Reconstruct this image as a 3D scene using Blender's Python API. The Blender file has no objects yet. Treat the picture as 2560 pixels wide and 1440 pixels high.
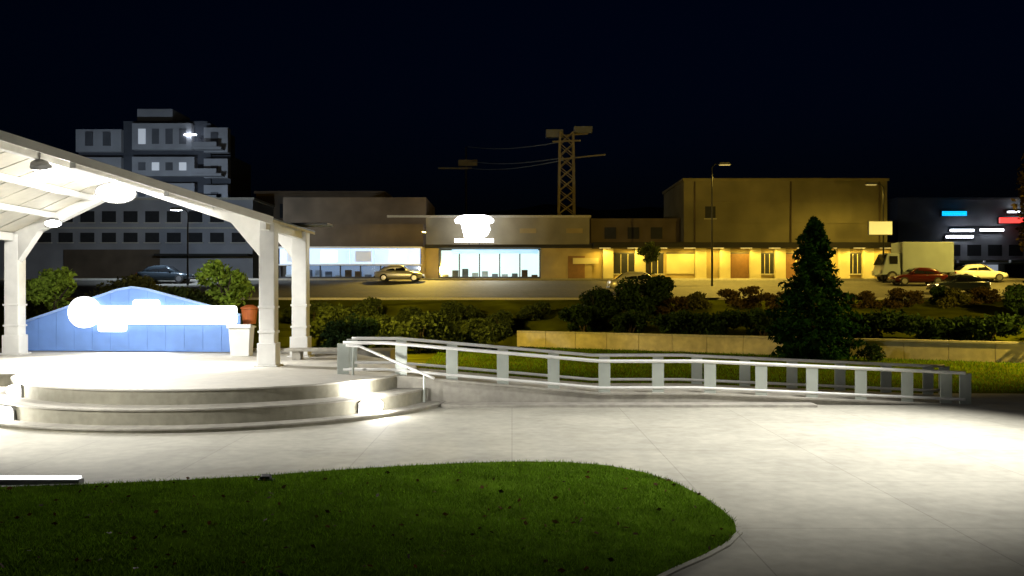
import bpy, math, random
import numpy as np
from mathutils import Vector

R = math.radians
scene = bpy.context.scene
C = scene.collection

# ------------------------------------------------------------------ camera
CAM_H = 3.2          # metres above the plaza
F = 2200.0           # focal length in photograph pixels (2560 wide)
HZ = 735.0           # horizon row in the photograph
cam = bpy.data.cameras.new('camera')
cam.sensor_width = 36.0
cam.lens = 36.0 * F / 2560.0
cam.shift_y = (HZ - 720.0) / 2560.0
cam.clip_start = 0.1
cam.clip_end = 2000
camo = bpy.data.objects.new('camera', cam)
camo.location = (0, 0, CAM_H)
camo.rotation_euler = (R(90), 0, 0)
C.objects.link(camo)
scene.camera = camo

# ------------------------------------------------------------------ night sky
world = bpy.data.worlds.new('World')
scene.world = world
world.use_nodes = True
wn = world.node_tree
wn.nodes.clear()
sky = wn.nodes.new('ShaderNodeTexSky')
sky.sky_type = 'NISHITA'
sky.sun_disc = False
sky.sun_elevation = R(0)
sky.sun_rotation = R(200)
sky.ozone_density = 6.0
bg = wn.nodes.new('ShaderNodeBackground')
bg.inputs['Strength'].default_value = 0.008
wo = wn.nodes.new('ShaderNodeOutputWorld')
wn.links.new(sky.outputs[0], bg.inputs['Color'])
wn.links.new(bg.outputs[0], wo.inputs['Surface'])

scene.view_settings.view_transform = 'Standard'
scene.view_settings.look = 'None'
scene.view_settings.exposure = 0.0
scene.view_settings.gamma = 1.0
scene.render.engine = 'CYCLES'
scene.cycles.use_denoising = True
scene.cycles.max_bounces = 6

# lamp strengths (watts) and colours
WHITE = (1.0, 0.97, 0.90)
COOL = (0.72, 0.85, 1.0)
SODIUM = (1.0, 0.68, 0.10)


def P(px, py, d):
    """photograph pixel + distance along the view axis -> world point"""
    return Vector(((px - 1280) / F * d, d, CAM_H + (HZ - py) / F * d))


# ------------------------------------------------------------------ materials
MATS = {}


def mat(name, col, rough=0.7, metal=0.0, var=0.12, scale=3.0, bump=0.0, bscale=40.0,
        emit=None, estr=0.0, spec=0.5, island=0.0, stain=0.0):
    m = bpy.data.materials.new(name)
    m.use_nodes = True
    nt = m.node_tree
    b = nt.nodes['Principled BSDF']
    b.inputs['Roughness'].default_value = rough
    b.inputs['Metallic'].default_value = metal
    b.inputs['Specular IOR Level'].default_value = spec
    tc = nt.nodes.new('ShaderNodeTexCoord')
    nz = nt.nodes.new('ShaderNodeTexNoise')
    nz.inputs['Scale'].default_value = scale
    nz.inputs['Detail'].default_value = 6
    nt.links.new(tc.outputs['Object'], nz.inputs['Vector'])
    mr = nt.nodes.new('ShaderNodeMapRange')
    mr.inputs['From Min'].default_value = 0.3
    mr.inputs['From Max'].default_value = 0.7
    mr.inputs['To Min'].default_value = 1 - var
    mr.inputs['To Max'].default_value = 1 + var
    nt.links.new(nz.outputs['Fac'], mr.inputs['Value'])
    last = mr.outputs[0]
    if island:
        gi = nt.nodes.new('ShaderNodeNewGeometry')
        m2 = nt.nodes.new('ShaderNodeMapRange')
        m2.inputs['To Min'].default_value = 1 - island
        m2.inputs['To Max'].default_value = 1 + island
        nt.links.new(gi.outputs['Random Per Island'], m2.inputs['Value'])
        mm = nt.nodes.new('ShaderNodeMath'); mm.operation = 'MULTIPLY'
        nt.links.new(last, mm.inputs[0]); nt.links.new(m2.outputs[0], mm.inputs[1])
        last = mm.outputs[0]
    if stain:
        n3 = nt.nodes.new('ShaderNodeTexNoise')
        n3.inputs['Scale'].default_value = scale * 0.13
        n3.inputs['Detail'].default_value = 4
        n3.inputs['Roughness'].default_value = 0.65
        nt.links.new(tc.outputs['Object'], n3.inputs['Vector'])
        m3 = nt.nodes.new('ShaderNodeMapRange')
        m3.inputs['From Min'].default_value = 0.35
        m3.inputs['From Max'].default_value = 0.6
        m3.inputs['To Min'].default_value = 1 - stain
        m3.inputs['To Max'].default_value = 1.0
        nt.links.new(n3.outputs['Fac'], m3.inputs['Value'])
        mm = nt.nodes.new('ShaderNodeMath'); mm.operation = 'MULTIPLY'
        nt.links.new(last, mm.inputs[0]); nt.links.new(m3.outputs[0], mm.inputs[1])
        last = mm.outputs[0]
    vm = nt.nodes.new('ShaderNodeVectorMath'); vm.operation = 'SCALE'
    vm.inputs[0].default_value = col[:3]
    nt.links.new(last, vm.inputs['Scale'])
    nt.links.new(vm.outputs[0], b.inputs['Base Color'])
    if bump:
        nb = nt.nodes.new('ShaderNodeTexNoise')
        nb.inputs['Scale'].default_value = bscale
        nb.inputs['Detail'].default_value = 4
        nt.links.new(tc.outputs['Object'], nb.inputs['Vector'])
        bp = nt.nodes.new('ShaderNodeBump')
        bp.inputs['Strength'].default_value = bump
        bp.inputs['Distance'].default_value = 0.02
        nt.links.new(nb.outputs['Fac'], bp.inputs['Height'])
        nt.links.new(bp.outputs[0], b.inputs['Normal'])
    if emit:
        b.inputs['Emission Color'].default_value = (*emit, 1)
        b.inputs['Emission Strength'].default_value = estr
    MATS[name] = m
    return m


def add_joints(name, w, h, wid, dark):
    m = MATS[name]; nt = m.node_tree; b = nt.nodes['Principled BSDF']
    src = b.inputs['Base Color'].links[0].from_socket
    tc = nt.nodes.new('ShaderNodeTexCoord')
    br = nt.nodes.new('ShaderNodeTexBrick')
    br.offset = 0.0
    br.inputs['Color1'].default_value = (1, 1, 1, 1); br.inputs['Color2'].default_value = (.93, .93, .93, 1)
    br.inputs['Mortar'].default_value = (dark, dark, dark, 1)
    br.inputs['Scale'].default_value = 1.0
    br.inputs['Brick Width'].default_value = w; br.inputs['Row Height'].default_value = h
    br.inputs['Mortar Size'].default_value = wid; br.inputs['Mortar Smooth'].default_value = .3
    nt.links.new(tc.outputs['Object'], br.inputs['Vector'])
    mx = nt.nodes.new('ShaderNodeMix'); mx.data_type = 'RGBA'; mx.blend_type = 'MULTIPLY'
    mx.inputs[0].default_value = 1.0
    nt.links.new(src, mx.inputs[6]); nt.links.new(br.outputs['Color'], mx.inputs[7])
    nt.links.new(mx.outputs[2], b.inputs['Base Color'])


def leafmat(name, col, island=0.45, trans=0.25):
    m = mat(name, col, rough=0.7, var=0.25, scale=1.3, island=island, spec=0.04)
    nt = m.node_tree
    b = nt.nodes['Principled BSDF']
    out = nt.nodes['Material Output']
    tr = nt.nodes.new('ShaderNodeBsdfTranslucent')
    src = b.inputs['Base Color'].links[0].from_socket
    nt.links.new(src, tr.inputs['Color'])
    mx = nt.nodes.new('ShaderNodeMixShader')
    mx.inputs[0].default_value = trans
    nt.links.new(b.outputs[0], mx.inputs[1]); nt.links.new(tr.outputs[0], mx.inputs[2])
    nt.links.new(mx.outputs[0], out.inputs['Surface'])
    return m


def glassmat(name, tint=(0.8, 0.85, 0.9), opac=0.25, rough=0.05):
    m = bpy.data.materials.new(name); m.use_nodes = True
    nt = m.node_tree; nt.nodes.clear()
    out = nt.nodes.new('ShaderNodeOutputMaterial')
    t = nt.nodes.new('ShaderNodeBsdfTransparent'); t.inputs[0].default_value = (*tint, 1)
    g = nt.nodes.new('ShaderNodeBsdfGlossy'); g.inputs['Roughness'].default_value = rough
    mx = nt.nodes.new('ShaderNodeMixShader'); mx.inputs[0].default_value = opac
    nt.links.new(t.outputs[0], mx.inputs[1]); nt.links.new(g.outputs[0], mx.inputs[2])
    nt.links.new(mx.outputs[0], out.inputs['Surface'])
    MATS[name] = m
    return m


def em(name, col, s):
    return mat(name, (0.8, 0.8, 0.8), emit=col, estr=s, var=0.02)


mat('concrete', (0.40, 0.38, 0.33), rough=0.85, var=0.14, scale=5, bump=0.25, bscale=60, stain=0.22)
mat('plaza', (0.42, 0.405, 0.34), rough=0.8, var=0.10, scale=4, bump=0.25, bscale=90, stain=0.20)
mat('stage_floor', (0.50, 0.48, 0.43), rough=0.7, var=0.08, scale=4, bump=0.15, stain=0.12)
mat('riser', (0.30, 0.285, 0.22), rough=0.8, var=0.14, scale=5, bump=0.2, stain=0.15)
mat('kerb', (0.46, 0.44, 0.37), rough=0.85, var=0.15, scale=8, bump=0.2)
mat('soil_grass', (0.065, 0.120, 0.008), rough=1.0, spec=0.0, var=0.35, scale=2.0, bump=0.6, bscale=25, stain=0.35)
mat('bank_grass', (0.085, 0.100, 0.008), rough=1.0, spec=0.0, var=0.4, scale=0.6, bump=0.6, bscale=12, stain=0.35)
mat('asphalt', (0.085, 0.080, 0.066), rough=0.85, var=0.2, scale=3, bump=0.3, stain=0.2)
mat('hill', (0.008, 0.010, 0.008), rough=1, var=0.3, scale=0.05)
leafmat('blade', (0.115, 0.215, 0.010), island=0.5)
leafmat('leaf_dark', (0.020, 0.040, 0.012))
leafmat('leaf_conifer', (0.008, 0.034, 0.007))
leafmat('leaf_mid', (0.050, 0.070, 0.018))
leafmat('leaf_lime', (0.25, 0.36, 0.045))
leafmat('leaf_olive', (0.085, 0.085, 0.025))
leafmat('leaf_rust', (0.075, 0.052, 0.018))
leafmat('leaf_dry', (0.05, 0.022, 0.008), island=0.7)
mat('bark', (0.06, 0.045, 0.03), rough=0.95, var=0.3, scale=8, bump=0.6)
mat('white_steel', (0.72, 0.72, 0.70), rough=0.35, var=0.05, scale=3, stain=0.10)
mat('rail_steel', (0.85, 0.85, 0.83), rough=0.35, metal=0.0, var=0.04)
mat('post_steel', (0.46, 0.50, 0.46), rough=0.4, metal=0.2, var=0.06)
mat('roof_under', (0.58, 0.55, 0.46), rough=0.6, var=0.06, stain=0.08)
mat('roof_top', (0.10, 0.13, 0.20), rough=0.4, metal=0.3, var=0.1)
mat('dark_metal', (0.03, 0.03, 0.032), rough=0.5, metal=0.3, var=0.1)
mat('grey_metal', (0.22, 0.22, 0.22), rough=0.5, metal=0.4, var=0.1)
mat('blue_panel', (0.17, 0.32, 0.74), rough=0.5, var=0.07, scale=2, stain=0.08)
mat('blue_trim', (0.30, 0.45, 0.78), rough=0.45, var=0.05)
mat('orange', (0.62, 0.17, 0.05), rough=0.5, var=0.1)
mat('white_paint', (0.74, 0.74, 0.72), rough=0.5, var=0.05)
mat('low_wall', (0.60, 0.55, 0.40), rough=0.85, var=0.15, scale=3, bump=0.3, stain=0.2)
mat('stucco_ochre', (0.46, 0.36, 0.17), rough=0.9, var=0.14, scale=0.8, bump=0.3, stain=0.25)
mat('stucco_beige', (0.34, 0.31, 0.22), rough=0.9, var=0.14, scale=0.7, bump=0.3, stain=0.25)
mat('stucco_cream', (0.58, 0.52, 0.30), rough=0.9, var=0.10, scale=0.8, bump=0.2, stain=0.15)
mat('stucco_brown', (0.13, 0.10, 0.07), rough=0.9, var=0.2, scale=0.6, bump=0.3, stain=0.3)
mat('stucco_grey', (0.33, 0.34, 0.37), rough=0.9, var=0.14, scale=0.4, bump=0.2, stain=0.25)
mat('tower_wall', (0.38, 0.40, 0.44), rough=0.9, var=0.10, scale=0.3, stain=0.2)
mat('tower_dark', (0.07, 0.08, 0.10), rough=0.9, var=0.15, scale=0.3)
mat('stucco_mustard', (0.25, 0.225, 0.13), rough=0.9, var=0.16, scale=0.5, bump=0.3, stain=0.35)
mat('awning', (0.012, 0.011, 0.010), rough=0.8, var=0.15)
mat('door_brown', (0.20, 0.10, 0.035), rough=0.6, var=0.15, scale=4)
mat('tower_window', (0.13, 0.14, 0.16), rough=0.3, var=0.3, scale=0.2)
mat('frame_dark', (0.04, 0.04, 0.045), rough=0.5, var=0.1)
mat('window_dark', (0.035, 0.037, 0.04), rough=0.12, var=0.1)
mat('tile_stone', (0.30, 0.28, 0.24), rough=0.85, var=0.15, scale=4, bump=0.2)
glassmat('shop_glass', (0.85, 0.9, 0.95), 0.08)
em('lamp_white', (1.0, 0.98, 0.95), 30)
em('lamp_cool', (0.85, 0.90, 1.0), 14)
em('sign_white', (0.97, 0.99, 1.0), 2.6)
em('cup_white', (0.96, 0.96, 1.0), 6.0)
em('shop_blue', (0.30, 0.52, 1.0), 1.15)
em('shop_blue_dim', (0.30, 0.42, 0.62), 0.35)
em('shop_white', (0.86, 0.96, 0.82), 1.5)
em('shop_cyan', (0.18, 0.60, 1.0), 1.0)
em('sign_blue', (0.0, 0.45, 1.0), 1.6)
em('sign_red', (1.0, 0.05, 0.04), 2.2)
em('sign_yellow', (0.85, 0.72, 0.22), 0.55)
em('amber', (1.0, 0.60, 0.20), 4)
em('red_lamp', (1.0, 0.08, 0.03), 2)
em('sodium_lens', (1.0, 0.75, 0.25), .5)
em('lit_window', (0.75, 0.85, 1.0), 0.28)
mat('tyre', (0.015, 0.015, 0.015), rough=0.9)
mat('rim', (0.35, 0.35, 0.36), rough=0.35, metal=0.8)
mat('car_glass', (0.012, 0.013, 0.015), rough=0.06, spec=0.8, var=0.02)
mat('car_silver', (0.55, 0.53, 0.48), rough=0.28, metal=0.35, var=0.04, scale=1)
mat('car_black', (0.03, 0.04, 0.05), rough=0.22, metal=0.3, var=0.04, scale=1)
mat('truck_grey', (0.24, 0.29, 0.36), rough=0.4, var=0.06, scale=1, stain=0.15)
mat('car_red', (0.06, 0.006, 0.005), rough=0.25, metal=0.2, var=0.05, scale=1)
mat('car_white', (0.72, 0.72, 0.72), rough=0.3, var=0.03, scale=1)
mat('lens_clear', (0.6, 0.6, 0.6), rough=0.15, var=0.02)
mat('lens_red', (0.25, 0.01, 0.01), rough=0.2, var=0.02)
mat('plate', (0.6, 0.6, 0.5), rough=0.5)
mat('cable', (0.35, 0.33, 0.25), rough=0.6)
mat('lattice', (0.30, 0.24, 0.12), rough=0.7, var=0.2)


# ------------------------------------------------------------------ mesh helpers
class MB:
    def __init__(s):
        s.v = []; s.f = []

    def quad_faces(s, base, faces):
        s.f += [tuple(base + i for i in f) for f in faces]

    def hexa(s, p):
        """8 points: bottom ring 4, top ring 4"""
        b = len(s.v); s.v += [tuple(q) for q in p]
        s.quad_faces(b, [(3, 2, 1, 0), (4, 5, 6, 7), (0, 1, 5, 4), (1, 2, 6, 5), (2, 3, 7, 6), (3, 0, 4, 7)])
        return s

    def box(s, x0, x1, y0, y1, z0, z1):
        return s.hexa([(x0, y0, z0), (x1, y0, z0), (x1, y1, z0), (x0, y1, z0),
                       (x0, y0, z1), (x1, y0, z1), (x1, y1, z1), (x0, y1, z1)])

    def beam(s, a, b, w, h, up=(0, 0, 1)):
        """rectangular bar from a to b"""
        a = Vector(a); b = Vector(b); t = (b - a).normalized()
        u = Vector(up)
        side = t.cross(u)
        if side.length < 1e-5: side = t.cross(Vector((1, 0, 0)))
        side.normalize(); u = side.cross(t).normalized()
        q = [(-1, -1), (1, -1), (1, 1), (-1, 1)]
        pts = [a + side * (i * w / 2) + u * (j * h / 2) for i, j in q] + [b + side * (i * w / 2) + u * (j * h / 2) for i, j in q]
        return s.hexa(pts)

    def tube(s, pts, r, n=8, cap=True):
        pts = [Vector(p) for p in pts]
        rs = r if isinstance(r, (list, tuple)) else [r] * len(pts)
        base = len(s.v)
        ref = None
        for i, p in enumerate(pts):
            t = (pts[min(i + 1, len(pts) - 1)] - pts[max(i - 1, 0)]).normalized()
            if ref is None or abs(ref.dot(t)) > 0.99:
                ref = Vector((0, 0, 1)) if abs(t.z) < 0.9 else Vector((1, 0, 0))
            a = t.cross(ref).normalized(); bb = a.cross(t).normalized()
            for k in range(n):
                an = 2 * math.pi * k / n
                s.v.append(tuple(p + (a * math.cos(an) + bb * math.sin(an)) * rs[i]))
        for i in range(len(pts) - 1):
            for k in range(n):
                k2 = (k + 1) % n
                s.f.append((base + i * n + k, base + i * n + k2, base + (i + 1) * n + k2, base + (i + 1) * n + k))
        if cap:
            s.f.append(tuple(base + k for k in range(n))[::-1])
            s.f.append(tuple(base + (len(pts) - 1) * n + k for k in range(n)))
        return s

    def prism(s, poly, z0, z1):
        """horizontal polygon (x, y) extruded in z"""
        n = len(poly); b = len(s.v)
        s.v += [(x, y, z0) for x, y in poly] + [(x, y, z1) for x, y in poly]
        s.f.append(tuple(range(b, b + n))[::-1]); s.f.append(tuple(range(b + n, b + 2 * n)))
        for i in range(n):
            j = (i + 1) % n
            s.f.append((b + i, b + j, b + n + j, b + n + i))
        return s

    def vprism(s, poly, o, u, w, th):
        """polygon (a, b) in the plane o + a*u + b*w, extruded by th along u x w"""
        o = Vector(o); u = Vector(u); w = Vector(w); nrm = u.cross(w).normalized() * th
        n = len(poly); b = len(s.v)
        s.v += [tuple(o + u * x + w * y) for x, y in poly] + [tuple(o + u * x + w * y + nrm) for x, y in poly]
        s.f.append(tuple(range(b, b + n))[::-1]); s.f.append(tuple(range(b + n, b + 2 * n)))
        for i in range(n):
            j = (i + 1) % n
            s.f.append((b + i, b + j, b + n + j, b + n + i))
        return s

    def lathe(s, prof, n=16, c=(0, 0, 0)):
        b = len(s.v)
        for r, z in prof:
            for k in range(n):
                a = 2 * math.pi * k / n
                s.v.append((c[0] + r * math.cos(a), c[1] + r * math.sin(a), c[2] + z))
        for i in range(len(prof) - 1):
            for k in range(n):
                k2 = (k + 1) % n
                s.f.append((b + i * n + k, b + i * n + k2, b + (i + 1) * n + k2, b + (i + 1) * n + k))
        s.f.append(tuple(b + k for k in range(n))[::-1])
        s.f.append(tuple(b + (len(prof) - 1) * n + k for k in range(n)))
        return s

    def sheet(s, poly, z):
        b = len(s.v); s.v += [(x, y, z) for x, y in poly]; s.f.append(tuple(range(b, b + len(poly)))); return s


ORG = {}


def wpos(o):
    return ORG.get(o.name, Vector((0, 0, 0)))


def link(name, me, m, parent=None, origin=None, smooth=False, bevel=0.0):
    if m is not None: me.materials.append(MATS[m] if isinstance(m, str) else m)
    o = bpy.data.objects.new(name, me)
    C.objects.link(o)
    if parent is not None: o.parent = parent
    if smooth:
        for p in me.polygons: p.use_smooth = True
    if bevel:
        md = o.modifiers.new('bevel', 'BEVEL'); md.width = bevel; md.segments = 2; md.limit_method = 'ANGLE'
    return o


def build(name, mb, m, parent=None, smooth=False, bevel=0.0, base=None):
    """vertices are given in world space; the object hangs at its parent's origin (or at base)"""
    off = wpos(parent) if parent is not None else (Vector(base) if base is not None else Vector((0, 0, 0)))
    me = bpy.data.meshes.new(name)
    me.from_pydata([(x - off.x, y - off.y, z - off.z) for x, y, z in mb.v], [], mb.f)
    me.update()
    o = link(name, me, m, parent, smooth=smooth, bevel=bevel)
    if parent is None: o.location = off
    ORG[o.name] = off
    return o


def thing(name, label, cat, loc=(0, 0, 0), group=None):
    o = bpy.data.objects.new(name, None)
    o.empty_display_size = 0.2
    o.location = loc
    C.objects.link(o)
    ORG[o.name] = Vector(loc)
    tag(o, label, cat, group)
    return o


def tag(o, label=None, cat=None, group=None, kind=None):
    if label: o['label'] = label
    if cat: o['category'] = cat
    if group: o['group'] = group
    if kind: o['kind'] = kind
    return o


def struct(name, mb, m, **k):
    return tag(build(name, mb, m, **k), kind='structure')


def lamp(kind, loc, power, col, parent=None, target=None, size=0.2, cone=120, blend=0.6):
    l = bpy.data.lights.new('light', kind)
    l.energy = power; l.color = col
    if kind == 'SPOT':
        l.spot_size = R(cone); l.spot_blend = blend; l.shadow_soft_size = size
    elif kind == 'POINT':
        l.shadow_soft_size = size
    elif kind == 'AREA':
        l.size = size
    o = bpy.data.objects.new('light', l)
    C.objects.link(o)
    off = wpos(parent) if parent is not None else Vector((0, 0, 0))
    o.location = Vector(loc) - off
    if parent is not None: o.parent = parent
    if target is not None:
        o.rotation_euler = (Vector(target) - Vector(loc)).to_track_quat('-Z', 'Y').to_euler()
    return o


def copy_tree(o, parent=None):
    c = o.copy(); C.objects.link(c)
    if parent is not None: c.parent = parent
    for ch in o.children: copy_tree(ch, c)
    return c


def quads_mesh(name, V, parent, m, nper=4):
    """V: (n*nper, 3) vertices, one face for each nper"""
    n = len(V) // nper
    me = bpy.data.meshes.new(name)
    me.vertices.add(len(V)); me.vertices.foreach_set('co', V.astype(np.float32).ravel())
    me.loops.add(len(V)); me.loops.foreach_set('vertex_index', np.arange(len(V), dtype=np.int32))
    me.polygons.add(n)
    me.polygons.foreach_set('loop_start', np.arange(0, len(V), nper, dtype=np.int32))
    me.polygons.foreach_set('loop_total', np.full(n, nper, dtype=np.int32))
    me.update(calc_edges=True)
    return link(name, me, m, parent)


def leaves(pts, size, rng, flat=0.0, asp=0.55):
    """random leaf quads at pts"""
    n = len(pts)
    a = rng.normal(size=(n, 3)); a[:, 2] *= (1 - flat); a /= np.linalg.norm(a, axis=1)[:, None]
    b = rng.normal(size=(n, 3)); b -= (b * a).sum(1)[:, None] * a; b /= np.linalg.norm(b, axis=1)[:, None]
    s = size * rng.uniform(0.6, 1.3, n)[:, None]
    V = np.empty((n, 4, 3))
    V[:, 0] = pts - a * s; V[:, 1] = pts + b * s * asp; V[:, 2] = pts + a * s; V[:, 3] = pts - b * s * asp
    return V.reshape(-1, 3)


def crown_points(rng, n, rx, ry, rz, clumps=14):
    """points spread through uneven clumps over an ellipsoid's volume"""
    c = rng.normal(size=(clumps, 3)); c /= np.linalg.norm(c, axis=1)[:, None]
    c *= rng.uniform(0.35, 0.85, clumps)[:, None]
    which = rng.integers(0, clumps, n)
    p = rng.normal(size=(n, 3)); p /= np.linalg.norm(p, axis=1)[:, None]
    p *= (rng.uniform(0, 1, n) ** 0.45)[:, None] * rng.uniform(0.28, 0.48, clumps)[which][:, None]
    return (c[which] + p) * np.array([rx, ry, rz])


# ------------------------------------------------------------------ terrain
def wall_line(X):
    return 54.0 - 0.55 * max(0.0, min(X, 45.0))


def ground_z(X, Y):
    dw = wall_line(X)
    if Y <= dw: return 0.0
    if Y <= 60: return 0.55 + (2.8 - 0.55) * (Y - dw) / max(60 - dw, 0.1)
    if Y <= 75: return 2.8 + 1.6 * (Y - 60) / 15
    return 4.4


ys = sorted(set([-60, -20, 0, 10, 20, 30, 36, 60, 60.01, 63, 66, 69, 72, 75, 75.01, 80, 100, 140, 250, 500, 900]))
xs = [-700, -250, -120, -80, -60, -45, -30, -20, -10, -4, 0, 3, 6, 9, 12, 15, 18, 21, 24, 27, 30, 35, 40, 45, 60, 80, 120, 250, 700]
mb = MB()
rows = []
for X in xs:
    dw = wall_line(X)
    col = [y for y in ys if y < dw - 0.02] + [dw, dw + 0.02]
    k = 8
    col += [dw + 0.02 + (60 - dw - 0.02) * i / k for i in range(1, k)] + [y for y in ys if y >= 60]
    rows.append(col)
# even column length: resample by rank
zones = []
for X in xs:
    dw = wall_line(X)
    near = [-60 + (dw + 60) * (i / 14) for i in range(15)]
    slope = [dw + 0.02 + (60 - dw - 0.02) * i / 8 for i in range(9)]
    far = [62, 65, 68, 71, 74, 75, 78, 85, 100, 140, 250, 500, 900]
    zones.append(near + slope + far)
rng0 = random.Random(5)
n = len(zones[0])
for i, X in enumerate(xs):
    for j, Y in enumerate(zones[i]):
        z = ground_z(X, Y) if j != 14 else 0.0
        if 15 < j < 23: z += rng0.uniform(-0.12, 0.12)
        mb.v.append((X, Y, z))
for i in range(len(xs) - 1):
    for j in range(n - 1):
        mb.f.append((i * n + j, (i + 1) * n + j, (i + 1) * n + j + 1, i * n + j + 1))
struct('ground', mb, 'bank_grass', smooth=False)

# plaza paving and far lawn
add_joints('plaza', 3.0, 3.0, .012, .72)
struct('plaza', MB().sheet([(-60, -30), (40, -30), (40, 27.2), (22, 28.0), (14, 28.3), (-8, 28.6), (-60, 40)], 0.006), 'plaza')

# road and shop pavement on the rise
mb = MB()
mb.v += [(-160, 60.3, ground_z(-160, 60.3) + .02), (160, 60.3, ground_z(0, 60.3) + .02), (160, 74.4, ground_z(0, 74.4) + .02), (-160, 74.4, ground_z(0, 74.4) + .02)]
mb.f.append((0, 1, 2, 3))
struct('road', mb, 'asphalt')
struct('shop_pavement', MB().box(-160, 160, 74.4, 78.6, 4.0, 4.52), 'concrete', bevel=0.02)
struct('roadside_kerb', MB().hexa([(-160, 60.0, 2.3), (160, 60.0, 2.3), (160, 60.32, 2.3), (-160, 60.32, 2.3), (-160, 60.0, 2.95), (160, 60.0, 2.95), (160, 60.32, 2.95), (-160, 60.32, 2.95)]), 'kerb')

# dark hills
mb = MB()
hx = np.linspace(-420, 520, 90)
rr = np.random.default_rng(3)
ph = rr.uniform(0, 6, 6)
for x in hx:
    t = (x + 420) / 940
    h = 12 + 34 * (0.35 + 0.65 * t) + 5 * math.sin(x * .018 + ph[0]) + 2.2 * math.sin(x * .06 + ph[1]) + 1.0 * math.sin(x * .17 + ph[2])
    if x < -75: h *= 0.55
    mb.v += [(x, 330, 0), (x, 360, h), (x, 420, h * 1.02), (x, 520, 0)]
for i in range(len(hx) - 1):
    for k in range(3):
        a = i * 4 + k
        mb.f.append((a, a + 4, a + 5, a + 1))
struct('hills', mb, 'hill')

# ------------------------------------------------------------------ foreground lawn
LAWN_PX = [(-420, 1243), (0, 1221), (200, 1215), (450, 1204), (650, 1193), (850, 1178), (1050, 1166), (1180, 1160), (1300, 1157), (1420, 1159),
           (1520, 1167), (1610, 1184), (1690, 1210), (1760, 1245), (1810, 1280), (1840, 1310), (1845, 1335), (1815, 1365), (1760, 1395), (1690, 1425), (1630, 1455)]
lawn = []
for px, py in LAWN_PX:
    d = CAM_H * F / (py - HZ)
    lawn.append(((px - 1280) / F * d, d))
lawn += [(0.9, 9.0), (-0.8, 8.2), (-4, 7.6), (-9, 7.6), (-13, 9)]
tag(build('lawn', MB().prism(lawn, -0.05, 0.03), 'soil_grass'), kind='structure')
# kerb ring round the lawn
n = len(lawn)
mb = MB()
cen = Vector((sum(p[0] for p in lawn) / n, sum(p[1] for p in lawn) / n))


def offset_poly(poly, o):
    out = []
    m = len(poly)
    for i in range(m):
        a = Vector(poly[i - 1]); b = Vector(poly[i]); c = Vector(poly[(i + 1) % m])
        t = ((b - a).normalized() + (c - b).normalized())
        if t.length < 1e-4: t = (c - b)
        t.normalize()
        nrm = Vector((t.y, -t.x))
        out.append(b + nrm * o)
    return out


area = sum(lawn[i - 1][0] * lawn[i][1] - lawn[i][0] * lawn[i - 1][1] for i in range(n))
sg = 1 if area > 0 else -1
outp = offset_poly(lawn, 0.06 * sg)
inn = offset_poly(lawn, -0.02 * sg)
for i in range(n):
    j = (i + 1) % n
    mb.hexa([(*inn[i], -.04), (*outp[i], -.04), (*outp[j], -.04), (*inn[j], -.04), (*inn[i], .032), (*outp[i], .032), (*outp[j], .032), (*inn[j], .032)])
struct('lawn_kerb', mb, 'plaza')


def in_poly(x, y, poly):
    px = np.array([p[0] for p in poly]); py = np.array([p[1] for p in poly])
    ins = np.zeros(len(x), bool)
    j = len(poly) - 1
    for i in range(len(poly)):
        c = ((py[i] > y) != (py[j] > y)) & (x < (px[j] - px[i]) * (y - py[i]) / (py[j] - py[i] + 1e-12) + px[i])
        ins ^= c; j = i
    return ins


rng = np.random.default_rng(11)


def blades(name, x, y, z, h, w, rng, m, lean=0.5):
    n = len(x)
    an = rng.uniform(0, 2 * np.pi, n)
    hh = h * rng.uniform(0.5, 1.3, n)
    V = np.empty((n, 3, 3))
    dx = np.cos(an) * w; dy = np.sin(an) * w
    V[:, 0] = np.stack([x - dx, y - dy, z], 1); V[:, 1] = np.stack([x + dx, y + dy, z], 1)
    V[:, 2] = np.stack([x + rng.normal(0, lean, n) * hh, y + rng.normal(0, lean, n) * hh, z + hh], 1)
    o = quads_mesh(name, V.reshape(-1, 3), None, m, 3)
    return tag(o, kind='stuff')


nb = 170000
gx = rng.uniform(-13, 3.4, nb); gy = 7.6 + rng.uniform(0, 1, nb) * 9.4
k = in_poly(gx, gy, [tuple(p) for p in lawn]) & (np.abs(gx) < gy * 0.60)
patch = np.sin(gx * 1.7 + np.sin(gy * 2.1)) + np.sin(gy * 2.9 + gx * .6) + rng.normal(0, .7, nb)
k &= patch > -1.5
o = blades('grass', gx[k], gy[k], np.full(k.sum(), 0.028), 0.055, 0.006, rng, 'blade')
tag(o, 'short mown green grass on the curved lawn in front of the stage', 'grass')
nb = 60000
gx = rng.uniform(-4, 30, nb); gy = rng.uniform(28.6, 53, nb)
k = np.array([yy < wall_line(xx) - 0.1 for xx, yy in zip(gx, gy)]) & (np.abs(gx) < gy * 0.62)
o = blades('grass', gx[k], gy[k], np.zeros(k.sum()), 0.10, 0.016, rng, 'blade')
tag(o, 'mown green grass on the lawn between the ramp and the low wall', 'grass')
# fallen leaves on the lawn
nl = 260
lx = rng.uniform(-9, 3, nl * 3); ly = rng.uniform(8.6, 15.5, nl * 3)
k = in_poly(lx, ly, [tuple(p) for p in lawn]); lx = lx[k][:nl]; ly = ly[k][:nl]
V = leaves(np.stack([lx, ly, np.full(len(lx), 0.07)], 1), 0.045, rng, flat=0.75, asp=0.6)
o = quads_mesh('fallen_leaves', V, None, 'leaf_dry')
tag(o, 'small brown fallen leaves scattered over the curved lawn', 'leaves', kind='stuff')

# ------------------------------------------------------------------ stage with curved tiers
SC = (-8.8, 27.2)
H1, H2, H3 = 0.12, 0.50, 0.88


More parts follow.
